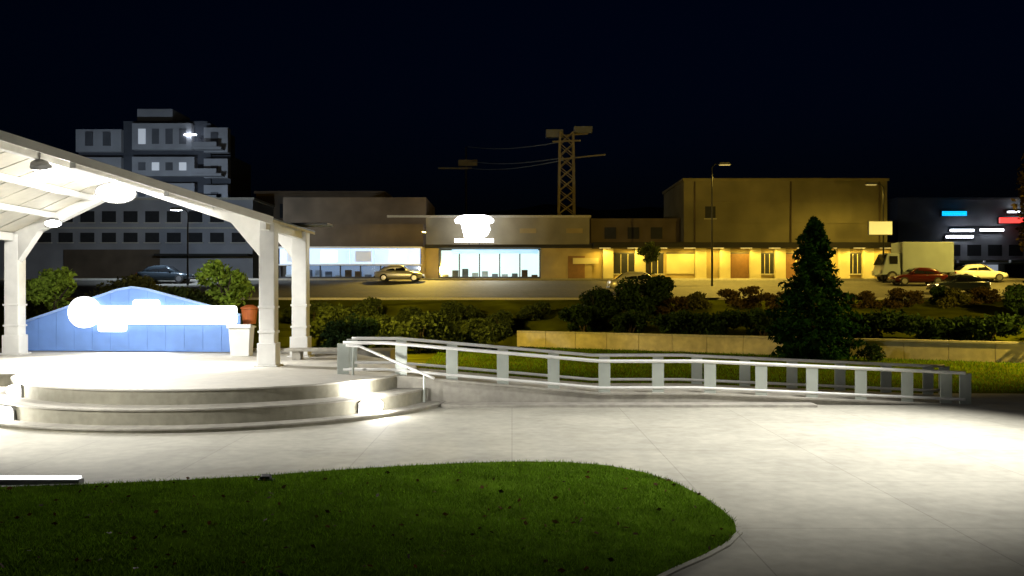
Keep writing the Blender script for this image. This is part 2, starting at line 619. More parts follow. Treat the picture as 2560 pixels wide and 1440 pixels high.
def disc_outline(r, back=0.0):
    pts = []
    for k in range(0, 61):
        a = R(38 - (38 + 165) * k / 60)
        pts.append((SC[0] + r * math.cos(a), SC[1] + r * math.sin(a)))
    e = r - 5.8
    pts += [(-21.5 - e, 26.2 - e), (-21.5 - e, 37.0 + e * .3), (-6.0 + e, 34.0 + e * .3)]
    return pts


def rounded_tier(name, r, z0, z1, m_top, parent):
    # riser body, and a tread slab with a small nosing
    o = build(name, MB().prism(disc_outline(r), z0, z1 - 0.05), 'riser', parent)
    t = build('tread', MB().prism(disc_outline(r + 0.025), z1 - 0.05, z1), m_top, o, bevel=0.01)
    return o


st = thing('stage', 'pale concrete stage with curved tiered steps under the white canopy', 'stage', (SC[0], SC[1], 0))
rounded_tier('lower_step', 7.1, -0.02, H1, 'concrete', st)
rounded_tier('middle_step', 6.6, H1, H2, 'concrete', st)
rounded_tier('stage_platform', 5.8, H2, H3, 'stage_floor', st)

# step lights (two on each side of the tiers)
def step_light(X, Y, z, label):
    v = Vector((X - SC[0], Y - SC[1], 0)).normalized()
    sd = Vector((-v.y, v.x, 0))
    t = thing('step_light', label, 'light', (X, Y, z), 'bulkhead lights on the stage tiers')
    c = Vector((X, Y, z))
    w = MB()
    nseg = 14
    back = c - v * .03
    # back plate
    pl = [(-.42, 0), (.42, 0), (.40, .26), (.30, .33), (-.30, .33), (-.40, .26)]
    nrm = sd.cross(Vector((0, 0, 1))).normalized()
    build('housing', MB().vprism(pl, back, sd, Vector((0, 0, 1)), 0.05 if nrm.dot(v) > 0 else -0.05), 'grey_metal', t)
    # bulging diffuser
    mb = MB(); rings = []
    for d_, sc_ in ((.022, 1.0), (.11, .97), (.19, .82), (.24, .5)):
        rings.append(len(mb.v))
        for k in range(nseg):
            a = 2 * math.pi * k / nseg
            ca, sa = math.cos(a), math.sin(a)
            mb.v.append(tuple(back + v * d_ + sd * (.38 * sc_ * math.copysign(abs(ca) ** .7, ca)) + Vector((0, 0, .16 + .145 * sc_ * math.copysign(abs(sa) ** .7, sa)))))
    for r0, r1 in zip(rings, rings[1:]):
        for k in range(nseg):
            k2 = (k + 1) % nseg
            mb.f.append((r0 + k, r0 + k2, r1 + k2, r1 + k))
    mb.f.append(tuple(rings[-1] + k for k in range(nseg)))
    build('lens', mb, 'lamp_white', t)
    lamp('POINT', c + v * 0.42 + Vector((0, 0, .18)), 110, WHITE, t, size=0.12)


for (X, Y, z, lb) in [(-4.26, 23.75, H2, 'bright bulkhead light on the upper tier at the ramp end of the steps'),
                      (-3.70, 22.98, H1, 'bright bulkhead light on the middle tier at the ramp end of the steps'),
                      (-13.05, 23.22, H2, 'bright bulkhead light on the upper tier at the end away from the ramp'),
                      (-12.45, 21.62, H1, 'bright bulkhead light on the middle tier at the end away from the ramp')]:
    step_light(X, Y, z, lb)

# ------------------------------------------------------------------ canopy
EZ, RZ = 5.70, 7.45
G = Vector((-7.85, 28.4, 0)); L = Vector((-19.2, 34.0, 0)); A = (G + L) / 2
Wc = Vector((-7.85, 32.7, 0))
cp = thing('canopy', 'white steel pitched canopy with columns and haunched rafters over the stage', 'canopy', (A.x, A.y, H3))


def column(c, z1, w, name='column', par=cp):
    mb = MB()
    # tapered I-section-like box column with base plate
    mb.hexa([(c.x - w / 2, c.y - w / 2, H3), (c.x + w / 2, c.y - w / 2, H3), (c.x + w / 2, c.y + w / 2, H3), (c.x - w / 2, c.y + w / 2, H3),
             (c.x - w / 2, c.y - w / 2, z1), (c.x + w / 2, c.y - w / 2, z1), (c.x + w / 2, c.y + w / 2, z1), (c.x - w / 2, c.y + w / 2, z1)])
    o = build(name, mb, 'white_steel', par, bevel=0.03)
    build('base_plate', MB().box(c.x - w * .75, c.x + w * .75, c.y - w * .75, c.y + w * .75, H3, H3 + 0.05), 'white_steel', o, bevel=.01)
    build('plinth', MB().box(c.x - w * .60, c.x + w * .60, c.y - w * .60, c.y + w * .60, H3 + .05, H3 + 0.75), 'white_steel', o, bevel=.02)
    for zb in (1.95, 2.75):
        build('collar', MB().box(c.x - w * .56, c.x + w * .56, c.y - w * .56, c.y + w * .56, zb, zb + 0.07), 'white_steel', o, bevel=.01)
    return o


TH = 0.14
column(G, EZ - TH - .05, 0.50)
column(L, EZ - TH - .05, 0.55)
column(Wc, EZ - TH - .02, 0.55)
column(Vector((-19.2, 27.4, 0)), EZ - TH - .05, 0.50)


def roof_z(X):
    xr = A.x
    return RZ - (RZ - EZ) * abs(X - xr) / 5.67


def rafter(c, name):
    """tapered rafter from column c to the apex, with a haunch at the column"""
    a = Vector((c.x, c.y, 0)); b = Vector((A.x, A.y, 0))
    u = (b - a); Ln = u.length; u.normalize()
    z0, z1 = EZ - TH, RZ - TH
    sl = (z1 - z0) / Ln
    poly = [(-0.1, z0 - 1.15), (0.28, z0 - 1.15), (1.5, z0 + 1.5 * sl - 0.42), (Ln, z1 - 0.36), (Ln, z1 - .01), (-0.1, z0 - .1 * sl - .01)]
    mb = MB()
    nrm = u.cross(Vector((0, 0, 1))).normalized()
    mb.vprism(poly, a - nrm * 0.13, u, Vector((0, 0, 1)), 0.26)
    return build(name, mb, 'white_steel', cp, bevel=.02)


rafter(G, 'rafter'); rafter(L, 'rafter')
# eave beams along both eaves, ridge beam
build('eave_beam', MB().beam((-7.85, 27.7, EZ - TH - .17), (-7.85, 33.6, EZ - TH - .17), 0.22, 0.30), 'white_steel', cp, bevel=.015)
build('eave_beam', MB().beam((-19.2, 22.0, EZ - TH - .17), (-19.2, 33.7, EZ - TH - .17), 0.22, 0.30), 'white_steel', cp, bevel=.015)
build('ridge_beam', MB().beam((A.x, 22.0, RZ - TH - .16), (A.x, 31.2, RZ - TH - .16), 0.2, 0.26), 'white_steel', cp, bevel=.015)
# bracket of the rear column
mb = MB()
mb.vprism([(-0.1, EZ - TH - 1.1), (.3, EZ - TH - 1.1), (1.15, EZ - TH - .08), (1.15, EZ - TH + .02), (-.1, EZ - TH - .05)], Wc + Vector((0, .12, 0)), (-1, 0, 0), (0, 0, 1), 0.24)
build('haunch_bracket', mb, 'white_steel', cp, bevel=.015)
build('cap_plate', MB().box(-9.1, -6.75, 32.2, 33.2, EZ + .02, EZ + .11), 'grey_metal', cp, bevel=.01)
# purlins on the underside of both slopes
for t in (0.30, 0.62):
    for s, xe in ((-1, -19.2), (1, -7.85)):
        X = A.x + (xe - A.x) * t
        z = roof_z(X) - TH - .10
        yb = A.y + (L.y - A.y) * t if s < 0 else A.y + (33.6 - A.y) * t
        build('purlin', MB().beam((X, 22.0 + (5.6 * t if s > 0 else 0), z), (X, yb - .1, z), 0.16, 0.20), 'white_steel', cp, bevel=.01)
# roof: each slope a row of sheet panels with standing seams
def slope_panels(xe, yback_ridge, yback_eave, yfront=22.0, npan=8, yfe=22.0):
    for k in range(npan):
        f0, f1 = k / npan, (k + 1) / npan
        def pt(tt, f, z):
            X = A.x + (xe - A.x) * tt
            yb = yback_ridge + (yback_eave - yback_ridge) * tt
            yf = yfront + (yfe - yfront) * tt
            return (X, yf + (yb - yf) * f, z)
        zr, ze = RZ, RZ - (RZ - EZ) * 1.05
        te = 1.05
        g = 0.004
        mbp = MB()
        lo = [pt(0, f0 + g, zr - TH), pt(te, f0 + g, ze - TH), pt(te, f1 - g, ze - TH), pt(0, f1 - g, zr - TH)]
        hi = [pt(0, f0 + g, zr - .05), pt(te, f0 + g, ze - .05), pt(te, f1 - g, ze - .05), pt(0, f1 - g, zr - .05)]
        mbp.hexa(lo + hi)
        o = build('ceiling_panel', mbp, 'roof_under', cp)
        mbp = MB()
        lo = [pt(0, f0, zr - .05), pt(te, f0, ze - .05), pt(te, f1, ze - .05), pt(0, f1, zr - .05)]
        hi = [pt(0, f0, zr), pt(te, f0, ze), pt(te, f1, ze), pt(0, f1, zr)]
        mbp.hexa(lo + hi)
        build('roof_sheet', mbp, 'roof_top', cp)


slope_panels(-19.2, 31.35, 34.15)
slope_panels(-7.85, 31.35, 33.7, yfe=27.6)
build('ridge_cap', MB().vprism([(-.35, -.11), (0, 0), (.35, -.11), (.35, -.07), (0, .05), (-.35, -.07)], (A.x, 31.4, RZ + .005), (1, 0, 0), (0, 0, 1), 9.4), 'roof_top', cp)
build('verge_trim', MB().beam((-7.57, 27.80, EZ - .18), (A.x, 21.96, RZ - .05), 0.06, 0.24), 'white_steel', cp)
build('verge_trim', MB().beam((-19.45, 21.96, EZ - .13), (A.x, 21.96, RZ - .05), 0.06, 0.30), 'white_steel', cp)

# floodlights under the canopy
def floodlight(c, target, power, label, sz=0.5, up=0.35):
    c = Vector(c)
    t = thing('floodlight', label, 'floodlight', c, 'floodlights under the canopy')
    v = (Vector(target) - c).normalized()
    s = v.cross(Vector((0, 0, 1))).normalized()
    w = s.cross(v).normalized()
    def oval(rings, nseg=20):
        m_ = MB(); st_ = []
        for d_, a_, b_ in rings:
            st_.append(len(m_.v))
            for k in range(nseg):
                an = 2 * math.pi * k / nseg
                m_.v.append(tuple(c + v * d_ + s * (a_ * sz * math.cos(an)) + w * (b_ * sz * math.sin(an))))
        for r0, r1 in zip(st_, st_[1:]):
            for k in range(nseg):
                k2 = (k + 1) % nseg
                m_.f.append((r0 + k, r0 + k2, r1 + k2, r1 + k))
        m_.f.append(tuple(st_[0] + k for k in range(nseg))[::-1]); m_.f.append(tuple(st_[-1] + k for k in range(nseg)))
        return m_
    build('housing', oval([(-.16, .30, .18), (-.10, .48, .28), (.05, .60, .34), (.055, .56, .31)]), 'grey_metal', t)
    build('lens', oval([(.056, .55, .30), (.10, .50, .27), (.13, .34, .18)]), 'lamp_white', t)
    mb = MB().tube([c - v * .06, c - v * .06 + Vector((0, 0, up))], .025)
    build('bracket', mb, 'grey_metal', t)
    lamp('SPOT', c + v * .20, power, WHITE, t, target, size=.2, cone=118, blend=.35)
    return t


floodlight((-14.0, 31.10, 6.78), (-8.5, 18.0, 0.5), 5200, 'large dazzling floodlight on the rafter beside the canopy apex', 1.15, .30)
floodlight((-17.0, 32.60, 5.85), (-14.5, 28.0, 0.9), 2000, 'smaller floodlight on the rafter above the column away from the ramp', 0.5, .30)
floodlight((-13.4, 25.0, 6.85), (-14.2, 30.5, 0.9), 4200, 'floodlight hung under the ridge over the middle of the stage', 0.5, .35)
# uplight tubes washing the ceiling, mounted on the far eave beam
def up_strip(y0, y1, X, z, power, label):
    t = thing('linear_uplight', label, 'light', (X, (y0 + y1) / 2, z))
    build('tray', MB().box(X - .06, X + .06, y0, y1, z - .08, z), 'grey_metal', t)
    build('tube', MB().box(X - .04, X + .04, y0 + .03, y1 - .03, z + .001, z + .03), 'lamp_cool', t)
    l = lamp('AREA', (X, (y0 + y1) / 2, z + .06), power, (1, .94, .8), t, (X + 2.5, (y0 + y1) / 2, z + 2), size=.15)
    l.data.shape = 'RECTANGLE'; l.data.size = .1; l.data.size_y = y1 - y0
    return t


up_strip(24.5, 30.5, -18.85, EZ - TH - .55, 45, 'long tray light on the canopy eave beam washing the ceiling')

# ------------------------------------------------------------------ blue backdrop, its sign, lectern
bd = thing('stage_backdrop', 'bright blue gable shaped backdrop at the rear of the stage', 'backdrop', (-15.2, 35.2, H3))
poly = [(-4.75, 0), (4.5, 0), (4.5, 1.45), (3.6, 1.72), (0.6, 2.48), (0.0, 2.56), (-0.6, 2.46), (-4.0, 1.35), (-4.75, 1.1)]
o0 = Vector((-15.2, 35.2, H3 + .03)); ub = Vector((1, -.10, 0)).normalized()
# a row of upright boards that follow the gable outline
def gable_h(a):
    pts = [(-4.75, 1.1), (-4.0, 1.35), (-.6, 2.46), (0, 2.56), (.6, 2.48), (3.6, 1.72), (4.5, 1.45)]
    for (x0, y0), (x1, y1) in zip(pts, pts[1:]):
        if x0 <= a <= x1: return y0 + (y1 - y0) * (a - x0) / (x1 - x0)
    return 1.1
nbd = 12
for k in range(nbd):
    a0 = -4.75 + 9.25 * k / nbd; a1 = -4.75 + 9.25 * (k + 1) / nbd - .012
    mids = [a for a in (-4.0, -.6, 0, .6, 3.6) if a0 < a < a1]
    pl = [(a0, 0), (a1, 0), (a1, gable_h(a1))] + [(a, gable_h(a)) for a in reversed(mids)] + [(a0, gable_h(a0))]
    build('board', MB().vprism(pl, o0, ub, (0, 0, 1), -0.08), 'blue_panel', bd)
top = [(-4.75, 1.1), (-4.0, 1.35), (-.6, 2.46), (0, 2.56), (.6, 2.48), (3.6, 1.72), (4.5, 1.45)]
mb = MB()
for (x0, y0), (x1, y1) in zip(top, top[1:]):
    mb.beam(o0 + ub * x0 + Vector((0, .03, y0)), o0 + ub * x1 + Vector((0, .03, y1)), .16, .09)
build('top_trim', mb, 'blue_trim', bd)
for a in (-3.5, 0, 3.3):
    build('prop', MB().tube([o0 + ub * a + Vector((0, .06, gable_h(a) * .8)), o0 + ub * a + Vector((0, 1.2, 0))], .04), 'grey_metal', bd)

sg_ = thing('illuminated_sign', 'dazzling white light box sign with round emblem and long bar on blue backdrop', 'sign', (-15.2, 35.0, 2.0))
def bd_pt(px, py):
    d = 35.0
    q = P(px, py, d); a = (q.x - o0.x) / ub.x
    return a, q.z
a, z = bd_pt(203, 781)
mb = MB()
disc = [(a + .66 * math.cos(2 * math.pi * k / 28), z + .63 * math.sin(2 * math.pi * k / 28)) for k in range(28)]
ob = Vector((o0.x, o0.y, 0)) + Vector((0, -.002, 0)) + Vector((-.1 * 0, 0, 0))
fr = ub.cross(Vector((0, 0, 1))).normalized()  # towards the camera
build('emblem_disc', MB().vprism(disc, ob + fr * 0.002, ub, (0, 0, 1), .19), 'sign_white', sg_)
def rect(x0, y0, x1, y1, r=.12):
    (ax, az), (bx, bz) = bd_pt(x0, y1), bd_pt(x1, y0)
    r = min(r, (bx - ax) / 2.01, (bz - az) / 2.01)
    out = []
    for cx, cz, st_ in ((bx - r, bz - r, 0), (ax + r, bz - r, 90), (ax + r, az + r, 180), (bx - r, az + r, 270)):
        for q in range(5):
            an = R(st_ + 90 * q / 4); out.append((cx + r * math.cos(an), cz + r * math.sin(an)))
    return out
off = fr * .0
SGN = ob + fr * 0.002
for nm, rc, dep in (('name_bar', (232, 764, 598, 811), .13), ('upper_block', (332, 749, 398, 780), .16), ('lower_block', (240, 790, 312, 830), .16)):
    build(nm, MB().vprism(rect(*rc), SGN, ub, (0, 0, 1), dep), 'sign_white', sg_)
lamp('AREA', Vector((-15.0, 34.6, 2.3)), 120, (.9, .95, 1), sg_, (-15.0, 30, 1.2), size=3.0)

q = P(604, 889, 33.0)
lt = thing('lectern', 'white lectern box standing beside the blue backdrop', 'lectern', (q.x, 33.0, H3))
build('body', MB().hexa([(q.x - .34, 32.75, H3), (q.x + .34, 32.75, H3), (q.x + .34, 33.25, H3), (q.x - .34, 33.25, H3), (q.x - .40, 32.70, H3 + 1.05), (q.x + .40, 32.70, H3 + 1.05), (q.x + .40, 33.3, H3 + 1.05), (q.x - .40, 33.3, H3 + 1.05)]), 'white_paint', lt, bevel=.02)
build('slanted_top', MB().hexa([(q.x - .45, 32.62, H3 + 1.05), (q.x + .45, 32.62, H3 + 1.05), (q.x + .45, 33.35, H3 + 1.05), (q.x - .45, 33.35, H3 + 1.05), (q.x - .45, 32.62, H3 + 1.20), (q.x + .45, 32.62, H3 + 1.20), (q.x + .45, 33.35, H3 + 1.10), (q.x - .45, 33.35, H3 + 1.10)]), 'white_paint', lt, bevel=.01)
q = P(625, 790, 36.6)
tg = thing('litter_bin', 'orange litter bin on a post behind the stage', 'bin', (q.x, 36.6, H3))
build('post', MB().tube([(q.x, 36.6, H3 - .1), (q.x, 36.6, q.z + .3)], .05), 'grey_metal', tg)
build('bin_body', MB().lathe([(.26, -.32), (.33, .28), (.30, .28), (.24, -.25)], 16, (q.x, 36.52, q.z)), 'orange', tg)
build('lid', MB().lathe([(.36, 0), (.36, .05), (.14, .16)], 16, (q.x, 36.52, q.z + .30)), 'orange', tg)
# the bin stands on a raised planter kerb
struct('rear_terrace', MB().box(-24, -5.0, 36.2, 38.0, -0.02, H3 - .01), 'concrete', bevel=.02)

bn = thing('stone_bench', 'pale low stone bench at the platform edge beside the rear column', 'bench', (-6.6, 31.2, H3))
build('seat_slab', MB().box(-8.0, -5.6, 30.9, 31.5, H3 + .30, H3 + .40), 'concrete', bn, bevel=.015)
for x in (-7.6, -6.0):
    build('leg', MB().box(x - .15, x + .15, 30.98, 31.42, H3, H3 + .30), 'concrete', bn, bevel=.01)

# ------------------------------------------------------------------ ramp and railings
D0, D1 = 25.5, 28.0
prof = [(-4.9, .885), (-3.6, .885), (2.55, .353), (5.39, .353), (13.1, .012)]


def ramp_z(X):
    for (x0, z0), (x1, z1) in zip(prof, prof[1:]):
        if X <= x1: return z0 + (z1 - z0) * max(0, X - x0) / (x1 - x0)
    return prof[-1][1]


rp = thing('access_ramp', 'long pale concrete access ramp descending from the stage to the plaza', 'ramp', (4.0, 26.7, 0))
p2 = [(-3.4, ramp_z(-3.4))] + prof[2:]
poly = [(-3.4, -.02)] + [(13.1, -.02)] + [(x, z - .06) for x, z in reversed(p2)]
poly[2] = (13.1, 0.0)
build('ramp_body', MB().vprism(poly, (0, D1 + .1, 0), (1, 0, 0), (0, 0, 1), (D1 - D0) + .25), 'concrete', rp)
for (x0, z0), (x1, z1) in zip(p2, p2[1:]):
    mb = MB()
    mb.hexa([(x0, D0 - .2, z0 - .059), (x1 - .01, D0 - .2, z1 - .059), (x1 - .01, D1 + .15, z1 - .059), (x0, D1 + .15, z0 - .059),
             (x0, D0 - .2, z0), (x1 - .01, D0 - .2, z1), (x1 - .01, D1 + .15, z1), (x0, D1 + .15, z0)])
    build('ramp_slab', mb, 'concrete', rp, bevel=.008)
build('plinth', MB().box(-2.0, 8.6, D0 - .75, D0 - .151, -.02, .085), 'concrete', rp, bevel=.01)


def railing(D, xs0, label):
    t = thing('ramp_railing', label, 'railing', (4, D, 0), 'railings of the access ramp')
    x0, x1 = xs0[0], xs0[-1]
    kn = [x0] + [x for x, _ in prof if x0 < x < x1] + [x1]
    for nm, h, r in (('top_rail', .90, .052), ('bottom_rail', .13, .045)):
        pts = [(x, D, ramp_z(x) + h) for x in kn]
        if nm == 'top_rail':
            pts = [(x0, D, ramp_z(x0) + h)] + pts[1:-1] + [(x1, D, ramp_z(x1) + h)]
        build(nm, MB().tube(pts, r, 10), 'rail_steel', t, smooth=True)
    for x in xs0:
        z = ramp_z(x)
        build('post', MB().box(x - .17, x + .17, D - .02, D + .02, max(z - .1, -.03), z + .885), 'post_steel', t, bevel=.006)
    return t


railing(D0, [(px - 1280) / F * D0 for px in (858, 1003, 1130, 1257, 1384, 1511, 1645, 1775, 1903, 2030, 2152, 2268, 2365, 2413)], 'white metal railing along the plaza side of the ramp')
railing(D1, [(px - 1280) / F * D1 for px in (880, 1003, 1130, 1257, 1384, 1511, 1645, 1742, 1862, 1980, 2100, 2215, 2320, 2360)], 'white metal railing along the lawn side of the ramp')
hr = thing('stair_handrail', 'sloping metal handrail of the side steps beside the ramp start', 'handrail', (-3.4, 25.1, 0))
build('rail', MB().tube([(-4.75, 25.2, 1.72), (-4.35, 25.2, 1.70), (-2.35, 25.0, .86), (-2.2, 25.0, .80)], .04, 10), 'rail_steel', hr, smooth=True)
build('post', MB().tube([(-4.55, 25.2, H3 - .05), (-4.55, 25.2, 1.71)], .035, 8), 'post_steel', hr)
build('post', MB().tube([(-2.5, 25.02, .1), (-2.5, 25.02, .91)], .035, 8), 'post_steel', hr)

# ------------------------------------------------------------------ ground lights by the lawn
def bar_light(x0, x1, y, label):
    t = thing('bar_light', label, 'light', ((x0 + x1) / 2, y, 0))
    build('housing', MB().box(x0, x1, y - .09, y + .09, -.02, .09), 'grey_metal', t, bevel=.01)
    build('lens', MB().box(x0 + .03, x1 - .03, y - .07, y + .07, .091, .13), 'sign_white', t, bevel=.01)


bar_light(-9.0, -7.25, 14.82, 'low white bar light lying along the lawn kerb')
t = thing('ground_spotlight', 'small black spotlight fixture set in the lawn edge', 'spotlight', (-4.2, 15.0, .03))
build('base', MB().box(-4.34, -4.06, 14.93, 15.07, .02, .05), 'dark_metal', t, bevel=.01)
build('head', MB().hexa([(-4.30, 14.95, .05), (-4.10, 14.95, .05), (-4.10, 15.05, .05), (-4.30, 15.05, .05), (-4.28, 14.94, .10), (-4.12, 14.94, .10), (-4.12, 15.06, .125), (-4.28, 15.06, .125)]), 'dark_metal', t, bevel=.01)

# ------------------------------------------------------------------ plaza lamp post (its head stands out of frame)
def plaza_lamp(X, Y, h, arm, power, target, label, cone=130, blend=.9, col=WHITE, lens='lamp_white'):
    t = thing('plaza_lamp', label, 'lamp', (X, Y, 0))
    build('post', MB().tube([(X, Y, -.02), (X, Y, h - .3), (X + arm * .3, Y, h), (X + arm, Y, h + .05)], [.09, .06, .05, .045], 10), 'grey_metal', t, smooth=True)
    build('foot', MB().lathe([(.2, 0), (.2, .05), (.12, .12)], 12, (X, Y, 0)), 'grey_metal', t)
    hx_ = X + arm
    build('head', MB().box(hx_ - .35, hx_ + .35, Y - .16, Y + .16, h + .02, h + .12), 'grey_metal', t, bevel=.02)
    build('lens', MB().box(hx_ - .30, hx_ + .30, Y - .13, Y + .13, h, h + .018), lens, t)
    lamp('SPOT', (hx_, Y, h - .05), power, col, t, target, size=.15, cone=cone, blend=blend)


plaza_lamp(16.2, 20.0, 14.0, -1.8, 34500, (6.3, 19.5, 0), 'tall plaza lamp mast with a flat head lighting the paving', 63, .97)
plaza_lamp(-15.5, 16.5, 7.0, 1.2, 7000, (-7.2, 22.6, 0), 'plaza lamp post standing beside the stage end of the lawn', 84, 1.0)
plaza_lamp(29.5, 36.5, 7.0, -1.0, 18000, (19, 45, .8), 'added sodium lamp post out of view on the lawn, lighting the low wall', 140, .5, SODIUM, 'sodium_lens')  # added out of view, only to light the front of the low wall
plaza_lamp(-9.9, 41.5, 6.4, .4, 12000, (2, 53, .5), 'added sodium lamp post tucked behind the rear column to light the bank', 150, .5, SODIUM, 'sodium_lens')  # added behind the column to brighten the bank and the wall

# ------------------------------------------------------------------ low wall
mb = None
gw = thing('garden_wall', 'long low stone wall between the lawn and the planted bank', 'wall', (12, 48, 0))
X0, X1 = 0.3, 45.0
nseg = 26
for k in range(nseg):
    a = X0 + (X1 - X0) * k / nseg; b = X0 + (X1 - X0) * (k + 1) / nseg - .02
    ya, yb = wall_line(a), wall_line(b)
    for nm, z0, z1, y0, y1, m_ in (('block', -.1, .86, -.30, .12, 'low_wall'), ('coping', .86, .97, -.36, .18, 'kerb')):
        build(nm, MB().hexa([(a, ya + y0, z0), (b, yb + y0, z0), (b, yb + y1, z0), (a, ya + y1, z0), (a, ya + y0, z1), (b, yb + y0, z1), (b, yb + y1, z1), (a, ya + y1, z1)]), m_, gw, bevel=.012)
q = P(1197, 826, 51.0)
t = thing('stone_bench', 'short stone slab seat standing on the bank beside the low wall', 'bench', (q.x, 51, 0))
build('seat_slab', MB().box(q.x - .9, q.x + .9, 50.7, 51.3, .95, 1.12), 'stucco_cream', t, bevel=.02)
for s in (-.55, .6):
    build('leg', MB().box(q.x + s - .14, q.x + s + .14, 50.76, 51.24, -.05, .95), 'low_wall', t, bevel=.02)

# ------------------------------------------------------------------ vegetation
def shrub_proto(name, rx, ry, rz, n, leaf, m, seed, stemh=0.3):
    rg = np.random.default_rng(seed)
    p = crown_points(rg, n, rx, ry, rz)
    p[:, 2] += rz * .9
    p = p[p[:, 2] > 0.02]
    r = bpy.data.objects.new(name, None); C.objects.link(r); ORG[r.name] = Vector((0, 0, 0))
    quads_mesh('foliage', leaves(p, leaf, rg), r, m)
    mb = MB()
    for k in range(5):
        a = rg.uniform(0, 6.28); q = rg.uniform(.3, .7)
        mb.tube([(0, 0, -.15), (math.cos(a) * rx * q * .4, math.sin(a) * ry * q * .4, rz * .6), (math.cos(a) * rx * q, math.sin(a) * ry * q, rz * 1.3)], [.04, .03, .012], 5)
    build('stem', mb, 'bark', r)
    return r


def plant(proto, first, loc, s, rz, label, cat='shrub', group=None):
    o = proto if first else copy_tree(proto)
    o.location = loc; o.rotation_euler = (0, 0, rz); o.scale = (s, s, s * .98)
    tag(o, label, cat, group)
    return o


rg = random.Random(8)
ORD = ['first', 'second', 'third', 'fourth', 'fifth', 'sixth', 'seventh', 'eighth', 'ninth', 'tenth', 'eleventh', 'twelfth', 'thirteenth', 'fourteenth']
# dark clipped shrubs right behind the low wall
pr = shrub_proto('shrub', 1.5, 1.0, .75, 2600, .10, 'leaf_dark', 21)
k = 0
for i in range(14):
    X = 4.5 + i * 2.35 + rg.uniform(-.3, .3)
    Y = wall_line(X) + 1.35
    plant(pr, k == 0, (X, Y, ground_z(X, Y) - .05), rg.uniform(1.1, 1.35), rg.uniform(0, 6), 'dark clipped shrub behind the low wall, %s from the wall end by the stone seat' % ORD[i], 'shrub', 'dark shrubs behind the low wall'); k += 1
# rusty and olive shrubs higher on the bank
pr2 = shrub_proto('shrub', 1.3, 1.0, .6, 1800, .10, 'leaf_rust', 22)
pr3 = shrub_proto('shrub', 1.6, 1.1, .7, 2200, .11, 'leaf_olive', 23)
f2 = f3 = True
n2 = n3 = 0
for i in range(9):
    X = 9.5 + i * 2.6 + rg.uniform(-.5, .5); Y = 56.3 + rg.uniform(-.8, .8)
    if i % 3 == 1:
        plant(pr3, f3, (X, Y, ground_z(X, Y) - .05), rg.uniform(.95, 1.2), rg.uniform(0, 6), 'olive green shrub on the bank, %s of its kind from the silver car' % ORD[n3], 'shrub', 'olive shrubs on the bank'); f3 = False; n3 += 1
    else:
        plant(pr2, f2, (X, Y, ground_z(X, Y) - .05), rg.uniform(1.0, 1.3), rg.uniform(0, 6), 'rusty brown leaved shrub on the bank, %s of its kind from the silver car' % ORD[n2], 'shrub', 'rusty shrubs on the bank'); f2 = False; n2 += 1
# big dark bushes
pb = shrub_proto('bush', 2.6, 1.8, 1.55, 7000, .13, 'leaf_dark', 24)
plant(pb, True, (8.3, 55.5, ground_z(8.3, 55.5) - .1), 1.0, .4, 'large dark bush in front of the silver car', 'bush')
plant(pb, False, (5.4, 56.0, ground_z(5.4, 56) - .1), .72, 2.0, 'medium dark bush beside the large bush before the silver car', 'bush')
plant(pb, False, (29.6, 50.0, ground_z(29.6, 50) - .1), .80, 3.0, 'large dark bush on the bank below the lit road', 'bush')
plant(pb, False, (-7.6, 40.0, 0), .82, 1.2, 'dark bush behind the stage beside the rear white column', 'bush')
plant(pb, False, (28.0, 57.0, ground_z(28, 57) - .1), .50, 4.3, 'dark bush below the dark red car', 'bush')
pm = shrub_proto('bush', 2.6, 1.6, 1.3, 5200, .13, 'leaf_mid', 25)
plant(pm, True, (-5.0, 47.5, 0), .95, .3, 'mid green bush on the lawn behind the ramp start', 'bush')
plant(pm, False, (-1.8, 49.0, 0), .80, 2.3, 'mid green bush at the foot of the bank by the stone seat', 'bush')
plant(pm, False, (-9.8, 52.0, 0), 1.1, 4.1, 'mid green bush at the foot of the bank below the blue lit shop', 'bush')
for k, (X, Y, sc, an) in enumerate(((-12.5, 55.5, .75, .2), (-9.2, 55.8, .82, 1.4), (-6.0, 55.0, .70, 2.9), (-3.4, 55.8, .72, 4.0), (-.6, 55.0, .62, 5.1), (1.6, 56.0, .60, .9))):
    plant(pm, False, (X, Y, ground_z(X, Y) - .15), sc, an, 'olive lit bush on the bank below the cafe, %s from the stage' % ORD[k], 'bush', 'bushes on the bank below the cafe')
plant(pm, False, (-7.2, 51.2, -.1), .9, 3.3, 'mid green bush in front of the bank bushes, nearer the stage', 'bush')
plant(pm, False, (-3.0, 52.2, -.1), .75, 2.1, 'mid green bush in front of the bank bushes, nearer the stone seat', 'bush')
pl_ = shrub_proto('bush', .8, .6, .45, 900, .08, 'leaf_dark', 26)
plant(pl_, True, (17.0, 41.8, 0), 1.0, 0, 'small round dark bush at the foot of the conifer', 'bush')


def tree(name, label, base, h, rx, ry, rz, n, leaf, m, seed, trunk_r=.12, cat='tree', group=None):
    base = Vector(base)
    t = thing(name, label, cat, base, group)
    rg = np.random.default_rng(seed)
    p = crown_points(rg, n, rx, ry, rz, 18)
    p[:, 2] += h - rz
    quads_mesh('crown', leaves(p, leaf, rg), t, m)
    top = h - rz
    mb = MB().tube([base + Vector((0, 0, -.2)), base + Vector((.06, .03, top * .5)), base + Vector((0, 0, top))], [trunk_r, trunk_r * .8, trunk_r * .6], 8)
    for k in range(6):
        a = k * 1.05 + rg.uniform(-.3, .3)
        e = Vector((math.cos(a) * rx * .6, math.sin(a) * ry * .6, top + rz * rg.uniform(-.2, .5)))
        mb.tube([base + Vector((0, 0, top * .75)), base + (e + Vector((0, 0, top * .75))) * .5, base + e], [trunk_r * .5, trunk_r * .35, .02], 5)
    build('trunk', mb, 'bark', t)
    return t


